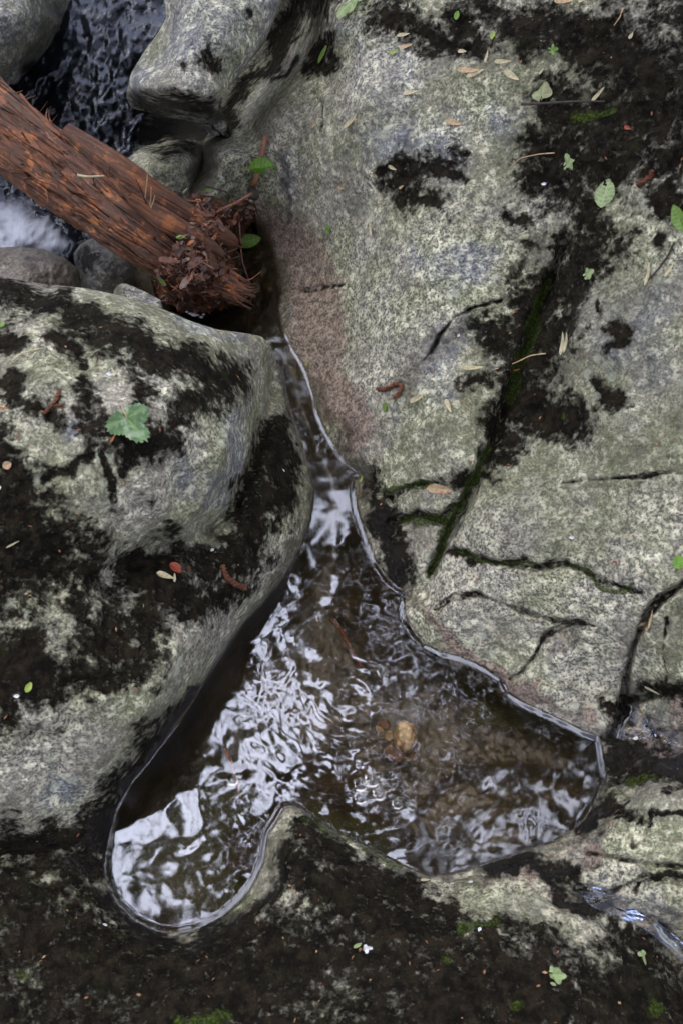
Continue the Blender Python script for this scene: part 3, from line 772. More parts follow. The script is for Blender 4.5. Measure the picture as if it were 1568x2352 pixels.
simple_rock('squared boulder with a black patch jutting over the stream at the top', (470, 90),
 [(380,-160),(700,-160),(660,-40),(636,20),(612,80),(570,140),(535,185),(508,225),(494,262),(470,284),(425,276),(360,262),(302,248),(290,222),(300,170),(332,118),(362,78),(384,40),(376,0)],
 [(450,-100,.36),(620,-100,.36),(450,20,.37),(560,20,.36),(620,0,.33),(600,80,.30),(420,90,.355),(520,100,.36),(380,80,.31),(350,150,.30),(450,170,.34),(530,170,.29),
  (300,195,.27),(330,206,.31),(370,212,.325),(430,218,.325),(480,222,.315),(504,222,.29),(292,235,.18),(330,252,.16),(380,268,.155),(430,277,.155),(480,286,.155)],
 [[(470,130,20),(500,150,22),(480,105,14)],[(420,150,12)],[(560,40,10)],[(320,232,22),(380,245,26),(430,252,26),(480,256,24)]], .1, .55, seed=3, wets=[[(310,225,16),(400,250,24),(480,262,24)],[(320,150,14)]], under=.17, sharp=5, dz=.05)
simple_rock('brownish rounded boulder in the white water below the log', (70, 620),
 [(-200,600),(-100,575),(-20,570),(40,566),(100,572),(150,592),(182,620),(190,655),(180,700),(50,720),(-200,720)],
 [(-150,620,.06),(0,590,.06),(80,590,.065),(140,615,.06),(60,640,.085),(170,650,.03),(100,690,.05),(-100,690,.06)],
 [], .75, .4, seed=4, rust=.5, nr=60, na=220)
simple_rock('small dark wet boulder wedged under the log beside the brownish one', (228, 612),
 [(168,585),(185,560),(215,545),(250,540),(285,560),(300,590),(305,640),(290,670),(240,690),(190,680),(180,640)],
 [(190,590,.04),(230,560,.045),(270,570,.04),(230,610,.075),(270,620,.06),(200,650,.03),(250,670,.03)],
 [[(210,590,26)]], .85, .8, seed=5, nr=60, na=200)
simple_rock('pale pointed stone between the log end and the left boulder', (285, 665),
 [(255,690),(262,668),(272,654),(285,650),(300,655),(330,668),(372,690),(360,720),(280,715)],
 [(265,680,.17),(285,655,.20),(320,680,.2),(300,700,.2)], [], .5, .4, seed=6, rust=.4, nr=30, na=100, rnd=.008)

# ------------------------------------------------------------------ water
def densify(pl, step=5.0, closed=True, smooth=2):
    P = np.array(pl, float)
    Q = np.vstack([P, P[:1]]) if closed else P
    seg = np.linalg.norm(np.diff(Q, axis=0), axis=1); cs = np.concatenate([[0], np.cumsum(seg)])
    n = int(cs[-1] / step)
    t = np.linspace(0, cs[-1], n, endpoint=not closed)
    x = np.interp(t, cs, Q[:, 0]); y = np.interp(t, cs, Q[:, 1])
    for _ in range(smooth):
        x2 = (np.roll(x, 1) + 2 * x + np.roll(x, -1)) / 4; y2 = (np.roll(y, 1) + 2 * y + np.roll(y, -1)) / 4
        if not closed: x2[0], x2[-1], y2[0], y2[-1] = x[0], x[-1], y[0], y[-1]
        x, y = x2, y2
    return x, y
def pool_water():
    x, y = densify(W_POLY, 5.0, True, 2)
    x = x + 1.2 * vnoise(x, y, 22, 5) ; y = y + 1.2 * vnoise(x, y, 22, 6)
    P = unproj(x, y, 0.0)[:, :2]
    n = len(P)
    T_ = np.roll(P, -2, 0) - np.roll(P, 2, 0)
    N_ = np.stack([-T_[:, 1], T_[:, 0]], -1); N_ /= np.linalg.norm(N_, axis=1)[:, None]
    area = .5 * np.sum(P[:, 0] * np.roll(P[:, 1], -1) - np.roll(P[:, 0], -1) * P[:, 1])
    if area < 0: N_ = -N_                       # N_ points into the pool
    # the meniscus is taller where the bank is steep
    k = np.interp(y, [480, 700, 850, 1000, 1150, 2150], [.75, .65, .6, .75, .9, .82])
    left = (x < 725) & (y > 900) & (y < 1900) & (x < 500 + (1600 - y) * .6 + 60)
    k = k * .95; k = np.where(left & (y < 1980), k * .35, k)
    low = (y > 1850) & (x > 680) & (x < 1340); k = np.where(low, k * .4, k)
    for _ in range(20): k = (np.roll(k, 1) + k * 2 + np.roll(k, -1)) / 4
    prof = [(-4.4, -.6), (-3.2, 1.5), (-1.6, 2.3), (0, 2.45), (1.2, 2.25), (3.0, 1.8), (5.0, 1.25), (7.0, .7), (8.5, .32), (10.5, .06), (13.0, 0)]
    rows = []
    for off, h in prof:
        p = P + N_ * (off * k / 1000)[:, None]
        rows.append(np.concatenate([p, (h * k / 1000)[:, None]], 1))
    V = np.concatenate(rows, 0)
    F = [tuple(f) for f in grid_faces(len(prof), n, True)]
    F.append(tuple(range((len(prof) - 1) * n, len(prof) * n))[::-1])
    o = mesh_np('pool_water', V, F, M_WATER)
    m = o.data
    import bmesh
    bm = bmesh.new(); bm.from_mesh(m); bmesh.ops.triangulate(bm, faces=[f for f in bm.faces if len(f.verts) > 4])
    bmesh.ops.recalc_face_normals(bm, faces=bm.faces[:])
    s = sum(f.normal.z * f.calc_area() for f in bm.faces)
    if s < 0: bmesh.ops.reverse_faces(bm, faces=bm.faces[:])
    bm.to_mesh(m); bm.free()
    tag(o, kind='structure')
pool_water()

def stream_water():
    xs = np.arange(-420, 480, 5.0); ys = np.arange(-260, 760, 5.0)
    X, Y = np.meshgrid(xs, ys)
    f = rbf([(200,-200,.15),(200,50,.11),(250,200,.085),(200,350,.05),(-200,300,.06),(100,450,.03),(20,480,.03),(60,560,.025),(-200,560,.02),(200,600,-.01),(350,650,-.03),(420,200,.06),(420,500,-.05),(0,700,-.02)], 60)
    U = X * .8 + Y * .35; W = Y * .8 - X * .35
    Z = f(X, Y) + .007 * fbm(U, W * .55, 40, 4, 120) + .004 * fbm(U, W, 15, 2, 130)
    foam = np.clip((strokes(X, Y, [[(-80,520,70),(20,520,60),(90,540,42),(140,560,20)],[(-60,600,40),(20,580,30)]]) - .25) * 1.33, 0, 1)
    foam = np.maximum(foam, .45 * np.clip((strokes(X, Y, [[(215,642,8),(235,660,8)],[(250,40,30),(120,10,20)],[(230,230,20)]]) - .4) * 1.6, 0, 1))
    keep = poly_sdf(X, Y, [(-420,-260),(440,-260),(385,0),(420,100),(400,180),(335,250),(290,420),(300,560),(300,700),(-420,700)]) < 0
    F = grid_faces(len(ys), len(xs))[:, ::-1]
    kf = keep.ravel()
    F = F[kf[F].all(1)]
    o = mesh_np('stream_water', unproj(X, Y, Z).reshape(-1, 3), F, M_STREAM, attrs={'foam': foam.ravel()})
    tag(o, kind='structure')
stream_water()

# ------------------------------------------------------------------ tubes, leaves and other small shapes
def tube(P, r, ns=10, caps=True, bumpy=None):
    P = np.asarray(P, float); n = len(P)
    r = np.broadcast_to(np.asarray(r, float), (n,)).copy()
    T_ = np.gradient(P, axis=0); T_ /= np.linalg.norm(T_, axis=1)[:, None] + 1e-12
    up = np.array([0.13, .07, 1.0]); up /= np.linalg.norm(up)
    S = np.cross(T_, up); S /= np.linalg.norm(S, axis=1)[:, None] + 1e-9
    U = np.cross(S, T_)
    a = np.linspace(0, 2 * np.pi, ns, endpoint=False)
    rr = r[:, None] * np.ones(ns)[None]
    if bumpy is not None: rr = rr * bumpy(np.arange(n)[:, None], a[None])
    V = P[:, None] + rr[..., None] * (np.cos(a)[None, :, None] * S[:, None] + np.sin(a)[None, :, None] * U[:, None])
    V = V.reshape(-1, 3)
    F = [tuple(f) for f in grid_faces(n, ns, True)]
    if caps:
        F.append(tuple(range(ns))[::-1]); F.append(tuple(range((n - 1) * ns, n * ns)))
    return V, F
def spline(pts, n):
    P = np.asarray(pts, float)
    seg = np.linalg.norm(np.diff(P, axis=0), axis=1); cs = np.concatenate([[0], np.cumsum(seg)])
    t = np.linspace(0, cs[-1], n)
    Q = np.stack([np.interp(t, cs, P[:, k]) for k in range(P.shape[1])], -1)
    w = max(1, n // (len(P) * 3))
    for _ in range(w * 2):
        Q[1:-1] = (Q[:-2] + 2 * Q[1:-1] + Q[2:]) / 4
    return Q

def leaf_shape(L, W, fold=.15, curl=.1, serr=.06, nu=22, tip=1.35, seed=0, torn=0, wave=0.0):
    """pointed leaf with midrib and side veins, lies in xy with its base at -L/2"""
    r = random.Random(seed)
    vs = np.array([-1, -.72, -.4, -.1, 0, .1, .4, .72, 1])
    V = []; A = []
    for i in range(nu):
        u = i / (nu - 1)
        w = W / 2 * (math.sin(math.pi * u ** (1 / tip)) ** .75 if 0 < u < 1 else 0.0) + .0002
        s = 1 + serr * (1 if i % 2 else -1)
        cutL = cutR = 1.0
        if torn:
            if .45 < u < .8: cutL = .25 + .1 * r.random()
            if torn > 1 and u > .75: cutR = .55 + .3 * r.random()
        for v in vs:
            sh = v * w * (s if abs(v) == 1 else 1) * (cutL if v < 0 else cutR)
            z = abs(sh) * fold + curl * L * (u - .5) ** 2 - curl * L * .25 * 0 + wave * L * math.sin(u * 9 + v * 2 + seed) * abs(v)
            V.append(((u - .5) * L + abs(v) * w * .25, sh, z))
            A.append(1.0 if v == 0 else (.55 if (i % 3 == 0 and abs(v) < 1) else 0.0))
    return np.array(V), grid_faces(nu, len(vs)), np.array(A)
def lobed_shape(S, lobes=5, cut=.45, seed=0, curl=.12):
    r = random.Random(seed)
    na, nr = 90, 7
    V = []; A = []
    for i in range(na):
        th = -math.pi * .93 + 2 * math.pi * .93 * i / (na - 1)
        lob = abs(math.cos(th * lobes / 2 * .97))
        rad = S / 2 * ((1 - cut) + cut * lob ** 1.5) * (.78 + .22 * math.cos(th)) * (1 + .07 * math.sin(th * 37) + .05 * r.random())
        for k in range(nr):
            t = k / (nr - 1)
            V.append((rad * t * math.cos(th), rad * t * math.sin(th), curl * S * (t * t) * math.sin(th * 3 + seed) * .5 + .004 * S))
            A.append(max(0, (lob - .93) * 12) * (1 - t * .4))
    return np.array(V), grid_faces(na, nr), np.array(A)
def frame_at(x, y, ang, lift, water=False, roll=0.0, pitch=0.0):
    p, n = surf(x, y, lift, water)
    q = unproj(x + 10 * math.cos(ang), y - 10 * math.sin(ang), p[2])
    t = q - p; t -= n * np.dot(t, n); t /= np.linalg.norm(t)
    b = np.cross(n, t)
    M = Matrix(((t[0], b[0], n[0]), (t[1], b[1], n[1]), (t[2], b[2], n[2])))
    if roll or pitch:
        M = M @ Matrix.Rotation(roll, 3, 'X') @ Matrix.Rotation(pitch, 3, 'Y')
    return p, M
def place(o, x, y, ang, lift=.002, water=False, roll=0.0, pitch=0.0):
    p, M = frame_at(x, y, R_(ang), lift, water, roll, pitch)
    o.matrix_world = Matrix.Translation(Vector(p)) @ M.to_4x4()
    return o
def stalk(L, w, parent, mat, x0):
    V, F = tube(spline([(x0, 0, .0004), (x0 - L * .5, L * .08, .001), (x0 - L, L * .25, .0)], 8), np.linspace(w, w * .7, 8), 6)
    return mesh_np('stalk', V, F, mat, parent)
seedc = [0]
def leaf(x, y, ang, L, W, mat, label, cat='leaf', name='green_leaf', kind='ovate', lift=.003, water=False, group=None, roll=0.0, pitch=0.0, stem=0, **kw):
    """L, W measured in the frame"""
    s = px_m(surf(x, y, 0, water)[0]); seedc[0] += 1
    if kind == 'ovate': V, F, A = leaf_shape(L / s, W / s, seed=seedc[0], **kw)
    else: V, F, A = lobed_shape(L / s * 1.25, seed=seedc[0], **kw)
    if stem:
        e = empty(name, (0, 0, 0))
        mesh_np('blade', V, F, ML[mat], e, attrs={'vein': A})
        stalk(stem / s, .0009, e, M_PALETWIG if mat != 'bright' else ML['lime'], -L / s / 2 if kind == 'ovate' else 0)
        o = e
    else:
        o = mesh_np(name, V, F, ML[mat], attrs={'vein': A})
    tag(o, label, cat, group)
    return place(o, x, y, ang, lift, water, roll, pitch)
def twig(pts, r, mat, label, cat='twig', name='twig', lift=.003, n=24, group=None, taper=.6, lifts=None, water=False, ns=8, bumpy=None, parent=None, zs=None):
    """stick through frame points lying on whatever is there; r in frame units"""
    W = []
    for i, (x, y) in enumerate(pts):
        if zs is not None: W.append(unproj(x, y, zs[i]))
        else: W.append(surf(x, y, (lifts[i] if lifts else lift), water)[0])
    P = spline(W, n)
    s = px_m(P[n // 2])
    V, F = tube(P, np.linspace(r, r * taper, n) / s, ns, True, bumpy)
    o = mesh_np(name, V, F, mat, parent, loc=P[0] if parent is None else np.array(parent.location))
    if parent is None: tag(o, label, cat, group)
    return o
def catkin(pts, r, label, group='reddish brown catkins'):
    P = spline([surf(x, y, .004)[0] for x, y in pts], 70)
    s = px_m(P[0])
    rr = np.full(70, r / s); rr[:3] *= (.3, .7, .9); rr[-3:] *= (.9, .7, .3)
    rs = np.random.default_rng(int(pts[0][0]))
    jit = rs.random((70, 12))
    V, F = tube(P, rr, 12, True, lambda i, a: .45 + .75 * np.abs(np.sin(i * .55 + (a > 1.5) * 1.3)) * np.abs(np.cos(a * 1.5 + np.floor(i * .175) * 1.1)) + .45 * jit)
    o = mesh_np('catkin', V, F, M_CATKIN, loc=P[0], smooth=False)
    return tag(o, label, 'catkin', group)

# ------------------------------------------------------------------ the fallen cedar log
def log_axis(pts, n):
    return spline([unproj(x, y, z) for x, y, z in pts], n)
log = empty('fallen_log', unproj(0, 300, .2))
tag(log, 'shaggy reddish brown cedar log lying across the stream into the head of the pool', 'log')
def log_piece(name, pts, rpx, n, ns, amp, seed, mat=M_BARK, ragged=True):
    P = log_axis(pts, n)
    s = np.array([px_m(p) for p in P])
    r = np.interp(np.linspace(0, 1, n), np.linspace(0, 1, len(rpx)), rpx) / s
    T_ = np.gradient(P, axis=0); T_ /= np.linalg.norm(T_, axis=1)[:, None]
    S = np.cross(T_, [0, 0, 1.0]); S /= np.linalg.norm(S, axis=1)[:, None]
    U = np.cross(S, T_)
    a = np.linspace(0, 2 * np.pi, ns, endpoint=False)
    L = np.concatenate([[0], np.cumsum(np.linalg.norm(np.diff(P, axis=0), axis=1))])
    I, A = np.meshgrid(L, a, indexing='ij')
    # long fibrous ridges that run with the wood, and torn plates
    ca, sa = np.cos(A) * 100, np.sin(A) * 100
    def ring(sc, st, o, sd):
        return fbm(ca * 1.0 + I * 1000 / st + 500, sa + 300 + I * 200 / st, sc, o, sd)
    ridg = 1 - np.abs(ring(14, 6.0, 3, seed))
    ridg2 = 1 - np.abs(ring(5, 5.0, 3, seed + 4))
    plate = np.clip(ring(38, 3.0, 3, seed + 9) * 4, -1, 1)
    low = ring(60, 5, 2, seed + 14)
    rr = r[:, None] * (1 + amp * (.45 * ridg + .22 * ridg2 + .30 * plate + .35 * low - .4))
    if ragged:
        k = np.clip((L[-1] - I) / .03, 0, 1)
        rr = rr * (k ** .5 * .8 + .2 * (k > 0)) * 1.0
    V = P[:, None] + rr[..., None] * (np.cos(A)[..., None] * S[:, None] + np.sin(A)[..., None] * U[:, None])
    rag = (ring(9, 1e6, 2, seed + 20)[-1]) * .012
    V[-3:] += T_[-1] * rag[None, :, None]
    F = [tuple(f) for f in grid_faces(n, ns, True)]
    F.append(tuple(range((n - 1) * ns, n * ns)))
    wd = np.stack([I + seed, A * .085, 0 * I], -1).reshape(-1, 3)
    o = mesh_np(name, V.reshape(-1, 3), F, mat, log, loc=np.array(log.location), attrs={'wood': wd})
    return P, r, S, U, T_, L
def bark_strand_material():
    m, nt, out = newmat('torn_bark'); T = NT(nt)
    oi = T.n('ShaderNodeObjectInfo').outputs['Random']
    W = T.attr('wood').outputs['Vector']
    P = T.pos()
    fib = T.noise(T.scaled(W, (.07, 1, 1)), 420, 4, .65)
    crk = T.noise(T.scaled(W, (.10, 1, 1)), 95, 5, .65)
    plt = T.noise(T.scaled(W, (.35, 1, 1)), 34, 4, .6)
    n2 = T.noise(P, 22, 4, .6)
    c = T.mix(T.step(plt, .38, .62), (.090, .036, .019), (.31, .112, .045))
    c = T.mix(T.math('MULTIPLY', oi, .45), c, (.115, .055, .032))
    c = T.mix(T.step(n2, .45, .62, 0, .7), c, (.105, .058, .038))
    c = T.mix(T.step(T.noise(P, 40, 5, .7), .53, .66, 0, .85), c, (.52, .19, .065))
    c = T.mix(T.step(fib, .52, .34, 0, .75), c, (.030, .013, .008))
    c = T.mix(T.step(crk, .45, .36, 0, .95), c, (.010, .005, .004))
    h = T.math('ADD', T.math('MULTIPLY', crk, 1.6), T.math('MULTIPLY', fib, .6))
    T.pbsdf(out, c, T.step(n2, .3, .7, .28, .6), T.bump(h, .9, .006), .5)
    return m
M_CHIP = organic('bark_chip', (.035, .015, .010), (.15, .055, .026), 40, .32, .003, c3=(.10, .06, .042))
M_STRAND = bark_strand_material()
AX = [(-330,30,.36),(-160,165,.32),(0,292,.27),(150,408,.22),(300,526,.175),(400,596,.14),(480,640,.105),(530,668,.085)]
Pm, rm, Sm, Um, Tm, Lm = log_piece('trunk', AX, [80, 80, 80, 74, 70, 66, 52, 34], 420, 200, .27, 3, M_STRAND)
AX2 = [(150,300,.275),(230,360,.25),(330,430,.225),(430,490,.19),(510,540,.16),(548,560,.14)]
log_piece('split_limb', AX2, [18, 30, 34, 27, 22, 17], 160, 60, .12, 33, M_STRAND)
log_piece('split_limb', [(300,455,.25),(370,500,.23),(450,545,.20),(520,590,.165)], [14, 24, 20, 12], 120, 50, .14, 43, M_STRAND)
# torn strips of bark lying along the trunk
rs = np.random.default_rng(5)
def strip(i, spl=False):
    t0 = rs.uniform(.12, .93); ln = rs.uniform(.12, .50); t1 = min(t0 + ln, 1.0 + rs.uniform(0, .06))
    a0 = rs.uniform(.12, .95) * math.pi
    w = rs.uniform(.002, .0095); th = .0014
    if spl: t0 = rs.uniform(.3, .97); t1 = min(t0 + rs.uniform(.03, .12), 1.04); w = rs.uniform(.0008, .0028)
    n = 26; V = []
    tw = rs.uniform(-.35, .35); lift0 = rs.uniform(.0, .003); e0, e1 = rs.uniform(0, .012, 2) * (rs.random(2) > .6)
    if spl: e0, e1 = rs.uniform(.004, .03, 2)
    ph = rs.uniform(0, 9)
    for k in range(n):
        u = k / (n - 1); f = (t0 + (t1 - t0) * u) * (len(Pm) - 1); i0 = max(0, min(int(f), len(Pm) - 2)); q = f - i0
        c = Pm[i0] * (1 - q) + Pm[i0 + 1] * q; r = rm[i0] * 1.05
        a = a0 + tw * u + .05 * math.sin(u * 7 + ph)
        lift = lift0 + e0 * max(0, 1 - u * 4) ** 2 + e1 * max(0, u * 4 - 3) ** 2
        ww = w * (.25 + .75 * math.sin(math.pi * min(1, u * 1.05 + .05)) ** .5) * (1 + .3 * math.sin(u * 23 + ph))
        for sgn, hh in ((-1, 0), (-.4, .0012), (.4, .0010), (1, 0)):
            aa = a + sgn * ww / r
            V.append(c + (math.cos(aa) * Sm[i0] + math.sin(aa) * Um[i0]) * (r + lift + hh))
        for sgn in (1, -1):
            aa = a + sgn * ww / r * .9
            V.append(c + (math.cos(aa) * Sm[i0] + math.sin(aa) * Um[i0]) * (r + lift - th))
    F = [tuple(f) for f in grid_faces(n, 6, True)] + [tuple(range(6))[::-1], tuple(range((n - 1) * 6, n * 6))]
    wd = [(t0 * Lm[-1] + (k // 6) * (t1 - t0) * Lm[-1] / n, (-w, -w * .4, w * .4, w, w, -w)[k % 6] + i * .05, .3) for k in range(n * 6)]
    mesh_np('splinter' if spl else 'bark_strip', np.array(V), F, M_STRAND, log, loc=np.array(log.location), smooth=False, attrs={'wood': np.array(wd)})
for i in range(90): strip(i)
for i in range(60): strip(i, True)
# ------------------------------------------------------------------ litter caught at the log end
def heap_z(x, y):
    hz = rbf([(380,690,.06),(430,650,.165),(480,690,.06),(520,640,.11),(548,600,.012),(570,515,.03),(588,478,.10),(530,480,.16),(450,460,.16),(540,700,.01),(580,660,.005),(420,720,.01),(480,560,.185),(430,600,.195),(400,600,.19),(600,540,.0),(600,620,-.01),(600,700,-.02),(400,430,.11),(500,430,.13)], 20)
    return hz(x, y)
hout = [(345,640),(372,690),(410,712),(450,722),(500,715),(545,705),(580,680),(560,648),(544,610),(546,570),(566,530),(588,500),(586,470),(560,455),(520,462),(490,450),(440,445),(415,470),(430,510),(395,560)]
hx, hy = densify(hout, 3, True, 3)
s_ = np.linspace(0, 1, 80)
HX = 495 + s_[:, None] * (hx - 495); HY = 590 + s_[:, None] * (hy - 590)
HZ = heap_z(HX, HY) + .010 * fbm(HX, HY, 16, 4, 150) - .03 * np.exp(-(1 - s_[:, None]) / .06)
hv = unproj(HX, HY, HZ)
low_ = hv[-1:].copy(); low_[..., 2] -= .05
hv = np.concatenate([hv, low_], 0)
o = mesh_np('leaf_litter', hv.reshape(-1, 3), grid_faces(81, len(hx), True)[:, ::-1], M_LITTER, loc=hv[0, 0])
tag(o, 'wet dark litter packed under the chips at the log end', 'leaf litter', kind='stuff')
def chips(mats, count, rs, label, kindname):
    for mi, (mt, cnt, szr) in enumerate(mats):
        V = []; F = []
        for i in range(cnt):
            while True:
                x = rs.uniform(350, 600); y = rs.uniform(445, 725)
                if poly_sdf(np.array([x]), np.array([y]), hout)[0] < -2: break
            p = unproj(x, y, float(heap_z(np.array(x), np.array(y))) + rs.uniform(.002, .034))
            L = (szr[0] + (szr[1] - szr[0]) * rs.random() ** 1.8) / 1000; W = L * (rs.uniform(.03, .10) if mt is M_TWIGRED else rs.uniform(.10, .60))
            R3 = Matrix.Rotation(rs.uniform(0, 6.28), 3, 'Z') @ Matrix.Rotation(rs.uniform(-.8, .8), 3, 'X') @ Matrix.Rotation(rs.uniform(-.6, .6), 3, 'Y')
            b = len(V); m = int(rs.integers(5, 8)); cu = rs.uniform(-.5, .5)
            V.append(p + np.array(R3 @ Vector((0, 0, -cu * L * .1))))
            for k in range(m):
                a = 2 * math.pi * (k + rs.uniform(-.3, .3)) / m; q = rs.uniform(.55, 1.1)
                V.append(p + np.array(R3 @ Vector((math.cos(a) * L / 2 * q, math.sin(a) * W / 2 * q, cu * L * math.cos(a) ** 2 * .3 + rs.uniform(-.06, .06) * L))))
            F += [(b, b + 1 + k, b + 1 + (k + 1) % m) for k in range(m)]
        o = mesh_np(kindname, np.array(V), F, mt, loc=V[0], smooth=False)
        tag(o, label[mi], 'leaf litter', kind='stuff')
chips([(M_CHIP, 420, (4, 34)), (ML['brownleaf'], 420, (4, 22)), (ML['orange'], 110, (4, 20)), (M_TWIGRED, 260, (8, 46))], 0, np.random.default_rng(3),
      ['reddish bark chips heaped at the broken end of the cedar log', 'dark brown soaked leaf scraps in the heap at the log end',
       'bright orange leaf scraps scattered over the heap at the log end', 'fine brown wood splinters bristling from the heap at the log end'], 'leaf_litter')

LAYERS.insert(0, (hout, lambda x, y: heap_z(x, y) + .012))
# sticks around the log end
st = empty('stick', unproj(575, 455, .17))
tag(st, 'straight peeled brown stick leaning on the slab with a green leaf draped over it', 'stick')
P = spline([surf(621, 312, .010)[0], surf(606, 365, .014)[0], surf(590, 410, .016)[0], surf(577, 456, .018)[0]], 60)
V, F = tube(P, np.linspace(6.2, 7.2, 60) / px_m(P[0]), 14, True, lambda i, a: 1 + .07 * np.sin(a * 3 + i * .1) + .06 * np.cos(i * .35))
mesh_np('shaft', V, F, M_STICK, st, loc=np.array(st.location))
P = spline([surf(579, 457, .018)[0], surf(567, 464, .018)[0], surf(558, 470, .018)[0]], 20)
V, F = tube(P, np.array([6, 9, 10, 9, 10, 11, 10, 9, 9, 10, 10, 11, 10, 9, 10, 11, 10, 9, 8, 5]) / px_m(P[0]), 12)
mesh_np('dark_knob', V, F, M_TWIG, st, loc=np.array(st.location))
twig([(578,445),(545,465),(510,480),(483,497)], 4, M_TWIGRED, 'reddish twig slanting from the black knob of the brown stick to the log', 'twig', zs=[.17,.18,.185,.19])
twig([(462,425),(490,432),(520,440),(545,452)], 2.2, M_TWIG, 'thin dark forked twig above the litter heap on the slab', 'twig', zs=[.16,.165,.17,.18])
for i, (a, b, z0, z1, lb) in enumerate([((333,462),(341,378),.25,.33,'longest upright brown needle standing on the log'), ((338,470),(312,410),.25,.30,'dark needle leaning left on the log'), ((345,474),(348,430),.25,.30,'short pale pink splinter standing on the log'),
    ((347,478),(356,450),.25,.28,'short orange splinter leaning right on the log')]):
    twig([a, ((a[0] + b[0]) / 2 + 1, (a[1] + b[1]) / 2), b], 1.8, M_PALETWIG if i != 1 else M_TWIG, lb, 'needle', 'needle', zs=[z0, (z0 + z1) / 2, z1], group='needles stuck in the log')
twig([(178,402),(200,406),(222,405),(240,404)], 3.2, ML['cream'], 'pale curved pod lying along the top of the log', 'pod', 'pod', zs=[.305,.302,.300,.298])
twig([(548,490),(556,600),(570,640),(580,665)], 2.2, M_TWIGRED, 'thin root trailing from the log end down into the pool', 'twig', zs=[.12,.06,.03,.01])
twig([(495,668),(550,670),(596,670)], 1.6, M_TWIGRED, 'thin horizontal stem reaching from the litter over the shallow head of the pool', 'stem', zs=[.05,.03,.012])
twig([(142,490),(140,500),(150,508)], 3.0, M_CHIP, 'curled orange bark shred hanging from the lower side of the log', 'bark shred', 'bark_shred', zs=[.19,.17,.155])

# ------------------------------------------------------------------ leaves
G = 'green leaves fallen on the rocks'
leaf(812, 14, -80, 82, 0, 'pale', 'light green lobed leaf cut by the top edge of the photo', kind='lobed', lobes=5, cut=.5, lift=.008)
leaf(745, 127, 30, 44, 26, 'green', 'small green leaf on the black spot near the top of the slab', group=G)
leaf(1248, 223, 95, 50, 0, 'faded', 'yellowish torn leaf lying against the dark twig at upper right', kind='lobed', lobes=4, cut=.2, lift=.006)
leaf(1306, 376, 20, 42, 0, 'pale', 'small ragged pale green leaf between the dark twig and the oval leaf', kind='lobed', lobes=5, cut=.35)
leaf(1390, 446, 70, 68, 48, 'pale', 'oval serrated pale green leaf on the black crust at upper right', serr=.05, fold=.06)
leaf(1560, 500, 100, 66, 36, 'green', 'oval green leaf cut by the right edge of the photo', serr=.03)
leaf(570, 562, 68, 62, 42, 'green', 'oval toothed green leaf lying at the head of the pool beside the log end', lift=.010, fold=.04, serr=.07, water=True)
leaf(290, 966, -12, 112, 0, 'wetgreen', 'big wet torn green leaf on top of the left boulder', kind='lobed', lobes=4, cut=.38, lift=.007, stem=40)
leaf(2, 752, 80, 30, 22, 'green', 'green leaf tip at the left edge of the photo on the left boulder')
e = leaf(616, 370, -12, 70, 40, 'bright', 'bright green torn leaf draped over the brown stick', lift=.028, torn=1, fold=-.5, curl=-.12, wave=.01, serr=.08, stem=24)
leaf(470, 452, 60, 34, 14, 'bright', 'upright bright green scrap at the upper edge of the litter', lift=.012, roll=.6)
leaf(445, 458, 10, 22, 14, 'cream', 'cream and green scrap left of the upright bright scrap in the litter', lift=.02)
leaf(545, 488, 40, 44, 18, 'lime', 'torn lime green leaf below the black knob of the stick', lift=.02, torn=2)
leaf(422, 557, 80, 24, 12, 'bright', 'small green oval leaflet on the middle of the litter heap', lift=.012)
leaf(384, 636, 100, 30, 18, 'green', 'dull green leaflet on the lower litter near the left boulder', lift=.012)
leaf(556, 520, 75, 80, 18, 'orange', 'long curled orange leaf hanging at the log end by the oval green leaf', lift=.014, roll=.7, curl=.25)
leaf(571, 482, 80, 58, 28, 'brownleaf', 'glossy brown wet leaf just below the black knob', lift=.012, roll=.3)
leaf(410, 640, 20, 50, 34, 'orange', 'orange leaf on the lowest part of the litter heap', lift=.012, roll=.3)
leaf(470, 600, 120, 46, 30, 'brownleaf', 'brown leaf in the middle of the litter heap', lift=.012, roll=-.4)
leaf(530, 670, 60, 60, 40, 'brownleaf', 'brown wet leaf half sunk beside the litter at the head of the pool', lift=.008, water=True)
leaf(550, 700, -30, 30, 14, 'brownleaf', 'small reddish leaf floating under the litter at the head of the pool', lift=.002, water=True)
leaf(1556, 1290, 100, 34, 26, 'bright', 'bright green leaf bit at the right edge beside the lower cracks')
leaf(885, 937, 30, 20, 0, 'green', 'tiny square green scrap under the curled catkin', kind='lobed', lobes=4, cut=.05)
leaf(1350, 632, 20, 30, 0, 'pale', 'pale green scrap on the speckled rock at right', kind='lobed', lobes=5, cut=.3)
leaf(1267, 115, 10, 24, 0, 'green', 'small faint green leaf on the crust above the torn yellowish leaf', kind='lobed', lobes=5, cut=.4)
leaf(1050, 36, 60, 20, 13, 'bright', 'tiny bright green leaf near the top between lobed leaf and corner')
leaf(1133, 84, 70, 20, 12, 'lime', 'tiny yellow leaf near the top of the slab')
leaf(755, 528, 20, 22, 0, 'green', 'small green scrap on the slab beside the rust stained strip', kind='lobed', lobes=4, cut=.3)
leaf(708, 834, 70, 12, 6, 'lime', 'minute lime scrap on the rust stained bank')
leaf(832, 1104, 80, 20, 8, 'lime', 'lime leaf scrap caught at the corner of the bright waterline')
leaf(692, 1026, 20, 16, 6, 'lime', 'tiny lime scrap at the left waterline of the channel')
leaf(66, 1578, 60, 26, 14, 'lime', 'small pale yellow green leaf low on the left boulder')
leaf(1270, 2240, 10, 44, 0, 'pale', 'pale mint green leaf scrap on the dark foreground rock', kind='lobed', lobes=6, cut=.25)
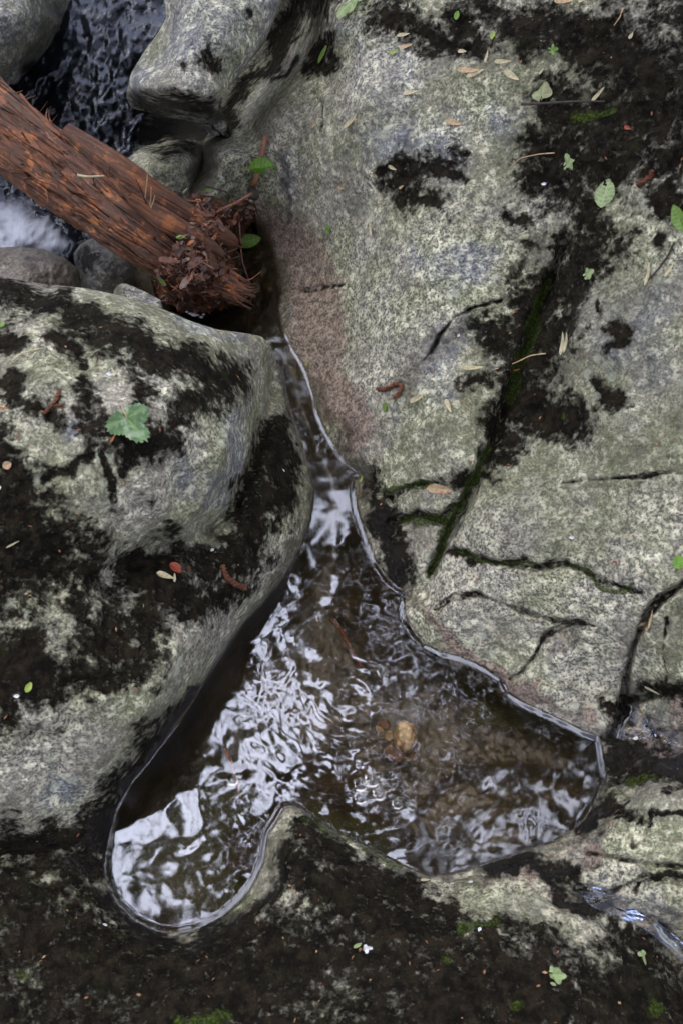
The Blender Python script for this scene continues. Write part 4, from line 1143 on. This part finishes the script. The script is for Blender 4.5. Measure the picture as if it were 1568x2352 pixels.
leaf(1268, 2264, 0, 14, 9, 'pale', 'tiny mint green bit just below the pale mint scrap')
leaf(1470, 2194, -40, 34, 0, 'pale', 'small pale forked scrap at lower right on the dark rock', kind='lobed', lobes=3, cut=.7)
leaf(840, 2184, 40, 26, 0, 'petal', 'whitish blue scrap on the foreground rock beneath the pool', kind='lobed', lobes=4, cut=.5)
leaf(820, 2176, 60, 24, 10, 'pale', 'pale green scrap left of the whitish blue scrap')

# ------------------------------------------------------------------ winged seeds and bracts
def seed(x, y, ang, L, W, mat, label, curl=.15, lift=.004, roll=0.0, water=False):
    return leaf(x, y, ang, L, W, mat, label, 'winged seed', 'winged_seed', 'ovate', lift, water, 'winged seeds strewn over the rocks', roll, 0, 0, fold=.3, curl=curl, serr=0, nu=14, tip=1.8)
SEEDS = [
 (1076,166,8,52,14,'pink','pinkish winged seed, upper one of the pair below the top edge scatter'),(1090,172,35,44,11,'cream','cream winged seed crossing under the pinkish one'),
 (1155,143,5,42,10,'cream','cream winged seed just above the one tilted right'),(1176,177,-25,46,14,'cream','cream winged seed tilted down to the right'),
 (944,216,12,38,11,'cream','cream winged seed alone on grey rock at upper middle'),(934,110,20,34,10,'pink','pinkish winged seed in the small row near the top'),
 (906,122,30,24,8,'lime','greenish winged seed in the small row near the top'),(928,83,12,32,9,'cream','topmost winged seed of the small row near the top'),
 (812,278,20,54,11,'cream','long cream winged seed on the grey rock left of the black patches'),(1046,284,-15,48,12,'pink','pink curved winged seed right of the long cream one'),
 (586,290,28,28,14,'cream','plump cream seed above the brown stick'),(667,181,70,30,7,'pink','narrow upright seed near the slab left edge'),
 (787,431,-5,26,8,'pink','small pinkish seed left of the black patch'),(726,287,35,20,6,'pink','small tan seed right of the stick top'),
 (1376,218,32,44,9,'cream','cream winged seed beside the right end of the dark twig'),(1300,5,12,54,14,'pink','tan winged seed cut by the top edge'),
 (1296,790,72,54,12,'cream','left seed of the upright pair at right middle'),(1304,787,60,48,10,'cream','right seed of the upright pair at right middle'),
 (1082,847,12,52,11,'cream','cream winged seed on the wet blue grey rock'),(960,917,14,42,11,'cream','cream winged seed right of the curled catkin'),
 (1032,935,-72,42,11,'cream','cream winged seed standing upright right of the catkin'),(1013,1121,-6,64,20,'pink','large cream seed with pink edge beside the mossy crack'),
 (1474,1428,52,50,9,'pink','left pink seed of the trio by the right cracks'),(1500,1424,56,44,9,'pink','right pink seed of the trio by the right cracks'),
 (1492,1442,20,22,7,'pink','smallest seed of the trio by the right cracks'),(1500,1580,42,40,11,'cream','pale seed on the dark wet rock at the right edge'),
 (378,1326,14,42,16,'cream','pale yellow seed beside a red bud on the left boulder'),(975,2028,60,24,11,'cream','cream seed on the edge of the foreground rock under the pool'),
 (855,524,80,36,9,'cream','faint upright seed on the greenish slab'),(1492,632,70,54,10,'cream','pale upright seed near the right edge, left of another'),
 (1538,625,65,36,8,'cream','pale upright seed nearest the right edge'),(1208,1305,30,16,6,'pink','tiny seed in the curved mossy crack'),
 (1120,132,75,30,7,'cream','narrow cream seed standing upright near the top right scatter'),(1062,122,5,22,10,'cream','short cream seed left of the upright narrow one'),
 (1116,731,5,14,8,'cream','tiny cream seed on dark crust below the slab crack'),(10,942,0,34,6,'orange','orange sliver at the left edge on the left boulder'),
 (985,1494,8,16,6,'cream','small cream seed at the pool right bank'),(1452,85,50,16,10,'cream','tiny pale seed in the upper right corner crust'),
 (903,384,-45,22,8,'cream','small tan seed above the large black patch'),(925,430,20,16,6,'pink','small red brown seed inside the large black patch'),
 (1245,165,50,18,5,'cream','slim pale seed just left of the torn leaf'),(1443,295,-20,20,9,'red','reddish bud scrap at the far upper right'),
 (1183,845,20,18,5,'orange','orange sliver on the black band at right middle'),(1338,5,40,20,8,'cream','pale scrap at the very top right of the tan seed'),
 (258,1010,60,20,5,'orange','orange sliver below the big torn leaf'),(400,1330,80,24,6,'cream','narrow seed under the red bud'),
 (30,1246,20,34,4,'cream','thin straw at the left edge low on the boulder'),(1415,1290,0,14,5,'red','red sliver beside the right cracks'),(540,545,0,0,0,'','')]
for s in SEEDS:
    if s[3]: seed(s[0], s[1], s[2], s[3], s[4], s[5], s[6], curl=.35 if s[3] > 45 else .15)
leaf(402, 1308, -20, 34, 22, 'red', 'dark red bud scale on the left boulder shelf', 'bud', 'bud', roll=.3, fold=.5)
leaf(430, 1309, 60, 20, 15, 'brownleaf', 'dull dark red scale right of the red bud', 'bud', 'bud')
leaf(18, 1067, 30, 22, 18, 'pink', 'pink rounded petal at the left edge of the boulder', 'petal', 'petal', fold=.3)
V = []; F = []; rs = np.random.default_rng(21)
for i in range(330):
    x, y = rs.uniform(0, 1568), rs.uniform(0, 2352)
    if poly_sdf(np.array([x]), np.array([y]), W_POLY)[0] < 8 or (x < 480 and y < 720): continue
    p, n = surf(x, y, .001); L = rs.uniform(.0012, .0042); a = rs.uniform(0, 6.28)
    t = np.cross(n, [math.cos(a), math.sin(a), .1]); t /= np.linalg.norm(t); q = np.cross(n, t); b = len(V); w = rs.uniform(.2, .6)
    V += [p - t * L, p - q * L * w + n * .0004, p + t * L + n * .0006, p + q * L * w + n * .0008]; F.append((b, b + 1, b + 2, b + 3))
tag(mesh_np('leaf_crumbs', np.array(V), F, organic('crumbs', (.12, .04, .02), (.34, .20, .10), 30, .7, .0005), loc=V[0]), 'reddish and tan leaf crumbs sprinkled all over the rocks', 'leaf crumbs', kind='stuff')
# white petals
for (x, y, L, lb) in [(890,717,11,'white speck on the slab right of the rust stained strip'),(250,862,14,'white speck on the left boulder above the big leaf'),(487,1266,11,'white speck on the dark shelf of the left boulder'),
   (205,1005,0,''),(1312,1233,13,'white speck on the open speckled rock at right'),(942,165,11,'white speck near the top scatter of seeds'),(1124,248,10,'white speck left of the yellowish torn leaf'),(40,1598,14,'white speck low on the left boulder by the yellow green leaf'),
   (2,1123,14,'white speck at the left edge of the left boulder'),(70,1970,14,'white speck in the crease under the left boulder'),(1022,1128,12,'white speck under the large pink edged seed'),(648,1082,9,'white speck on the right shoulder of the left boulder'),
   (1248,425,12,'white speck under the small ragged leaf'),(1080,2030,12,'white speck on the bank under the pool'),(1100,2138,12,'white speck on the dark foreground rock'),(1460,1698,13,'white froth speck right of the pool corner'),(240,2128,12,'white speck below the bowl of the pool'),
   (1052,770,9,'white speck on the upper crack of the slab'),(205,1012,0,'')]:
    if L: leaf(x, y, random.uniform(0, 90), L, L * .6, 'petal', lb, 'petal', 'petal', group='white petals and specks', nu=8, serr=0, tip=1.0)
twig([(30,835),(48,818),(75,808),(102,803)], 2.6, ML['cream'], 'thin yellowish stem curving on the left boulder near the left edge', 'stem', 'stem')
twig([(1198,243),(1240,242),(1290,239),(1340,237),(1392,236)], 3.6, M_TWIG, 'straight dark twig under the yellowish torn leaf', lift=.006)
twig([(1550,560),(1535,590),(1512,622),(1482,655)], 2.6, M_TWIG, 'thin dark curved twig at the right edge under the oval leaf', lift=.004)
twig([(1255,812),(1220,818),(1180,832),(1130,850)], 1.6, M_PALETWIG, 'hair thin stem across the black band', 'stem', 'stem')
twig([(1275,352),(1240,354),(1195,364),(1170,388)], 1.5, M_PALETWIG, 'hair thin stem left of the small ragged leaf', 'stem', 'stem')
twig([(1430,20),(1425,40),(1410,60)], 1.8, M_PALETWIG, 'small curved stem near the top right corner', 'stem', 'stem')
catkin([(868,893),(885,896),(900,890),(914,882),(926,888),(922,902),(908,918)], 4.6, 'hook shaped reddish catkin on the wet grey slab in the middle')
catkin([(1500,390),(1497,408),(1480,418),(1464,428)], 6, 'hook shaped brown catkin at upper right beside the oval pale leaf')
catkin([(508,1297),(510,1315),(522,1332),(540,1342),(560,1349)], 6, 'L shaped reddish catkin on the left boulder shelf')
catkin([(140,900),(132,922),(118,938),(100,955)], 3.8, 'thin straggly reddish catkin near the left edge of the left boulder')
catkin([(150,935),(128,935)], 3, 'short stub beside the straggly catkin')

# ------------------------------------------------------------------ stones and twigs in the pool
def pebble(x, y, a, b, z, ang, mat, label, h=.6, seed=0, cat='pebble', group=None):
    c = unproj(x, y, z); s = px_m(c)
    n, m = 26, 40
    t = np.linspace(0, np.pi, n)[:, None]; p = np.linspace(0, 2 * np.pi, m, endpoint=False)[None]
    X = np.sin(t) * np.cos(p); Y = np.sin(t) * np.sin(p); Z = np.cos(t) * np.ones_like(p)
    f = np.sign
    X = f(X) * np.abs(X) ** .8; Y = f(Y) * np.abs(Y) ** .8; Z = f(Z) * np.abs(Z) ** .7
    d = 1 + .10 * vnoise(X * 10 + seed * 9, Y * 10 + Z * 7, 9, seed) + .05 * vnoise(X * 10 + Z * 5, Y * 10 + seed, 3.5, seed + 3)
    A = R_(ang)
    x2 = (X * a * np.cos(A) - Y * b * np.sin(A)) / s * d; y2 = (X * a * np.sin(A) + Y * b * np.cos(A)) / s * d * 1.1
    V = np.stack([c[0] + x2, c[1] + y2, c[2] + Z * h * b / s * d], -1).reshape(-1, 3)
    return tag(mesh_np('pebble', V, grid_faces(n, m, True), mat, loc=c), label, cat, group)
pebble(929, 1691, 31, 25, -.010, 70, M_PEB, 'largest tan pebble standing in the middle of the pool', .7, 1)
pebble(908, 1728, 26, 18, -.060, 160, M_PEBR, 'rusty brown flat pebble just below the tan pebble', .5, 2)
pebble(882, 1664, 14, 11, -.06, 150, M_PEBR, 'small brown pebble up left of the tan pebble', .6, 3)
pebble(893, 1690, 12, 9, -.06, 60, M_PEB, 'small ochre pebble touching the left side of the tan pebble', .6, 4)
pebble(872, 1674, 9, 6, -.06, 0, M_PEB, 'smallest ochre pebble of the group in the pool', .6, 5)
pebble(945, 1738, 14, 9, -.07, 20, M_PEBR, 'small dark pebble under the tan pebble at right', .5, 6)
pebble(585, 1380+0, .1, .1, -.3, 0, M_PEBR, 'x', .5, 7) if False else None
twig([(518,1720),(532,1760),(545,1800),(552,1830)], 4, M_STICK, 'sunken orange brown twig in the lower left of the pool', zs=[-.035,-.03,-.03,-.04])
twig([(760,1420),(785,1450),(805,1490),(830,1535)], 6, M_CATKIN, 'brown catkin sunk under the ripples in the middle of the pool', 'catkin', 'catkin', zs=[-.03,-.03,-.03,-.035], bumpy=lambda i, a: 1 + .4 * np.sin(i * 2.1) * np.cos(a * 3))
twig([(858,1720),(862,1700),(890,1700)], 2.5, M_TWIG, 'short dark stem by the pebbles in the pool', zs=[-.02,-.02,-.03])

# bubbles
mb, nt, out = newmat('bubble_film'); T = NT(nt)
g_ = T.n('ShaderNodeBsdfGlossy'); g_.inputs['Roughness'].default_value = .03
tr = T.n('ShaderNodeBsdfTransparent'); lw = T.n('ShaderNodeLayerWeight'); lw.inputs[0].default_value = .35
mx = T.n('ShaderNodeMixShader'); T.link(T.math('ADD', T.math('MULTIPLY', lw.outputs['Fresnel'], .7), .05, clamp=True), mx.inputs[0]); T.link(tr.outputs[0], mx.inputs[1]); T.link(g_.outputs[0], mx.inputs[2]); T.link(mx.outputs[0], out.inputs[0])
def bubble(x, y, r, label):
    c = unproj(x, y, 0.0); s = px_m(c); n, m = 12, 24
    t = np.linspace(0.02, np.pi / 2, n)[:, None]; p = np.linspace(0, 2 * np.pi, m, endpoint=False)[None]
    rad = np.concatenate([np.sin(t) * np.ones_like(p), [[1.25] * m], [[1.6] * m]], 0) * r / s
    zz = np.concatenate([np.cos(t) * np.ones_like(p) * .75, [[-.02] * m], [[-.08] * m]], 0) * r / s + .0008
    pp = np.repeat(p, n + 2, 0)
    V = np.stack([c[0] + rad * np.cos(pp), c[1] + rad * np.sin(pp), zz], -1).reshape(-1, 3)
    tag(mesh_np('bubble', V, grid_faces(n + 2, m, True), mb, loc=c), label, 'bubble', 'bubbles floating on the pool')
for b in [(829,1801,11,'left upper bubble of the cluster below the tan pebble'),(855,1790,12,'right upper bubble of the cluster below the tan pebble'),(828,1832,10,'lowest bubble of the cluster below the tan pebble'),
          (872,1822,11,'right lower bubble of the cluster below the tan pebble'),(913,1845,9,'bubble apart to the right of the cluster'),(534,1789,10,'bubble over the sunken orange twig'),
          (548,1654,11,'bubble on the ripples near the left rock shadow'),(608,1476,9,'bubble near the left wall in the middle of the pool'),(880,1542,10,'bubble near the right bank above the tan pebble'),(735,1420,6,'tiny bubble by the sunken catkin')]:
    bubble(*b)

# froth caught between the litter and the left boulder
fo, nt, out = newmat('froth'); T = NT(nt)
T.pbsdf(out, (.75, .77, .82), .25, T.bump(T.noise(T.pos(), 160, 4, .6), .8, .003), .6)
def froth(pts, rp, label):
    e = []
    V = []; F = []
    rr = np.random.default_rng(len(label))
    for (x, y) in pts:
        c = unproj(x, y, .003); s = px_m(c); r = rp / s * rr.uniform(.5, 1.2); n, m = 6, 10; b = len(V)
        for i in range(n):
            for j in range(m):
                t = i / (n - 1) * math.pi * .55; a = j / m * 2 * math.pi; k = rr.uniform(.85, 1.15)
                V.append((c[0] + math.sin(t) * math.cos(a) * r * 1.5 * k, c[1] + math.sin(t) * math.sin(a) * r * k, c[2] + math.cos(t) * r * .6))
        F += [tuple(b + v for v in f) for f in grid_faces(n, m, True)]
    tag(mesh_np('froth', np.array(V), F, fo, loc=V[0]), label, 'froth')
froth([(430,716),(438,720),(447,722),(455,724),(463,728),(468,722)], 4.5, 'white froth squeezed between the litter heap and the left boulder')

# seep of water at the right with its shining edge
def film(outline, z, label_kind):
    x, y = densify(outline, 5, True, 2)
    x = x + 2 * vnoise(x, y, 16, 9); y = y + 2 * vnoise(x, y, 16, 10)
    zz = [base_fields(np.array([a]), np.array([b]))[0][0] for a, b in zip(x[::6], y[::6])]
    cx, cy = x.mean(), y.mean(); n = len(x); rows = []
    for s in (1, .985, .96, .9, .8, .7, .6, .5, .4, .3, .2, .1, .0):
        X, Y = cx + (x - cx) * s, cy + (y - cy) * s
        zb = base_fields(X, Y)[0]
        k = {1: -.002, .985: .0012, .96: .0022}.get(s, .0022)
        rows.append(unproj(X, Y, np.maximum(zb, zb * .6 + z * .4) + k))
    V = np.concatenate(rows)
    tag(mesh_np('seep_water', V, grid_faces(13, n, True), M_WATER), kind='structure')
film([(1400,1690),(1425,1640),(1437,1612),(1480,1632),(1530,1655),(1600,1690),(1600,1730),(1540,1712),(1480,1700),(1440,1705)], .03, 0)
film([(1320,2040),(1370,2035),(1420,2060),(1460,2090),(1520,2125),(1600,2190),(1600,2240),(1540,2180),(1480,2135),(1420,2105),(1350,2080)], .03, 0)

# ------------------------------------------------------------------ trees that lean over the pool, seen mirrored in it
def mirror(x, y, h):
    p = unproj(x, y, 0.0); d = p - CAM; d[2] = -d[2]
    return p + d * (h / d[2])
M_LEAFY, nt, out = newmat('canopy_leaves'); T = NT(nt)
d_ = T.n('ShaderNodeBsdfDiffuse'); t_ = T.n('ShaderNodeBsdfTranslucent'); x_ = T.n('ShaderNodeMixShader')
lc = T.mix(T.step(T.noise(T.pos(), 3, 4, .6), .4, .6), (.05, .085, .018), (.10, .15, .035))
T.link(lc, d_.inputs[0]); T.link(lc, t_.inputs[0]); x_.inputs[0].default_value = .55
T.link(d_.outputs[0], x_.inputs[1]); T.link(t_.outputs[0], x_.inputs[2]); T.link(x_.outputs[0], out.inputs[0])
M_TRUNK = organic('trunk_bark', (.05, .038, .028), (.12, .09, .065), 9, .8, .02)
GAPS = [[(752,1150,36),(740,1215,40)],[(705,1290,50),(660,1400,40),(640,1520,50)],[(650,1580,50),(740,1600,56),(800,1620,40)],[(600,1660,44),(680,1760,50)],[(900,1560,26),(960,1510,22)],
 [(580,1740,44),(520,1830,50)],[(440,1800,66),(340,1900,66),(280,1980,60)],[(320,2050,66),(400,2120,66),(500,2080,56)],[(430,1980,26)],[(440,1900,40)],[(510,1980,44),(570,1930,40)],[(820,1800,26),(900,1840,24)],[(1040,1760,20)],
 [(930,2000,70),(1060,2000,84),(1190,1970,80),(1300,1920,64)],[(1060,1880,40),(1130,1850,40)],[(1250,1850,40)],[(1150,1690,16)],[(1020,1500,20)],[(820,1700,26)],[(-400,700,300),(-300,1500,400),(200,900,260),(180,1500,260),(300,1700,110)]]
def gap_field(x, y):
    w = 26 * fbm(x, y, 80, 3, 170); w2 = 26 * fbm(x, y, 80, 3, 180)
    g = strokes(x + w, y + w2, GAPS)
    return g + .16 * fbm(x, y, 110, 3, 190) + .16 * vnoise(x, y, 42, 200)
def tree(base, top, count, box, h0, label, seed):
    rs = np.random.default_rng(seed)
    e = empty('forest_tree', base)
    P = spline([base, base * .5 + top * .5 + np.array([.3, .2, 0]), top], 30)
    V, F = tube(P, np.linspace(.16, .05, 30), 14, True, lambda i, a: 1 + .08 * np.sin(a * 4 + i * .3))
    mesh_np('trunk', V, F, M_TRUNK, e, loc=base)
    x = rs.uniform(box[0], box[1], count * 4); y = rs.uniform(box[2], box[3], count * 4)
    ok = gap_field(x, y) < .64 + .03 * rs.normal(size=len(x))
    x, y = x[ok][:count], y[ok][:count]
    V = []; F = []; LV = []; LF = []
    for i in range(len(x)):
        c = mirror(x[i], y[i], h0 + rs.uniform(-1.0, 1.0))
        if i % 160 == 0:
            b0 = P[int(rs.integers(14, 29))]
            bp = spline([b0, (b0 + c) / 2 + np.array([0, 0, .3]), c], 14)
            v, f = tube(bp, np.linspace(.03, .006, 14), 6)
            F += [tuple(len(V) + q for q in ff) for ff in f]; V += [tuple(q) for q in v]
        L = rs.uniform(.045, .10); W = L * .7
        M = Matrix.Rotation(rs.uniform(0, 6.28), 3, 'Z') @ Matrix.Rotation(rs.uniform(-.8, .8), 3, 'X') @ Matrix.Rotation(rs.uniform(-.5, .5), 3, 'Y')
        b = len(LV)
        for q in ((-L, 0, 0), (-L * .3, -W / 2, .01), (L * .4, -W * .4, .01), (L, 0, -.02), (L * .4, W * .4, .01), (-L * .3, W / 2, .01)):
            LV.append(c + np.array(M @ Vector(q)))
        LF.append((b, b + 1, b + 2, b + 3)); LF.append((b, b + 3, b + 4, b + 5))
    mesh_np('branch', np.array(V), F, M_TRUNK, e, loc=base)
    mesh_np('crown', np.array(LV), LF, M_LEAFY, e, loc=base, smooth=False)
    tag(e, label, 'tree')
tree(np.array([3.2, 4.6, -.3]), np.array([2.6, 3.6, 8.5]), 10500, (800, 1900, 700, 2190), 6.2, 'leafy tree right of the stream, mirrored as dark green in the right of the pool', 1)
tree(np.array([-3.2, 4.9, -.3]), np.array([-2.2, 3.6, 8.5]), 8500, (-200, 830, 700, 2330), 5.6, 'leafy tree left of the stream, mirrored as green clumps in the left of the pool', 2)
bpy.context.view_layer.update()
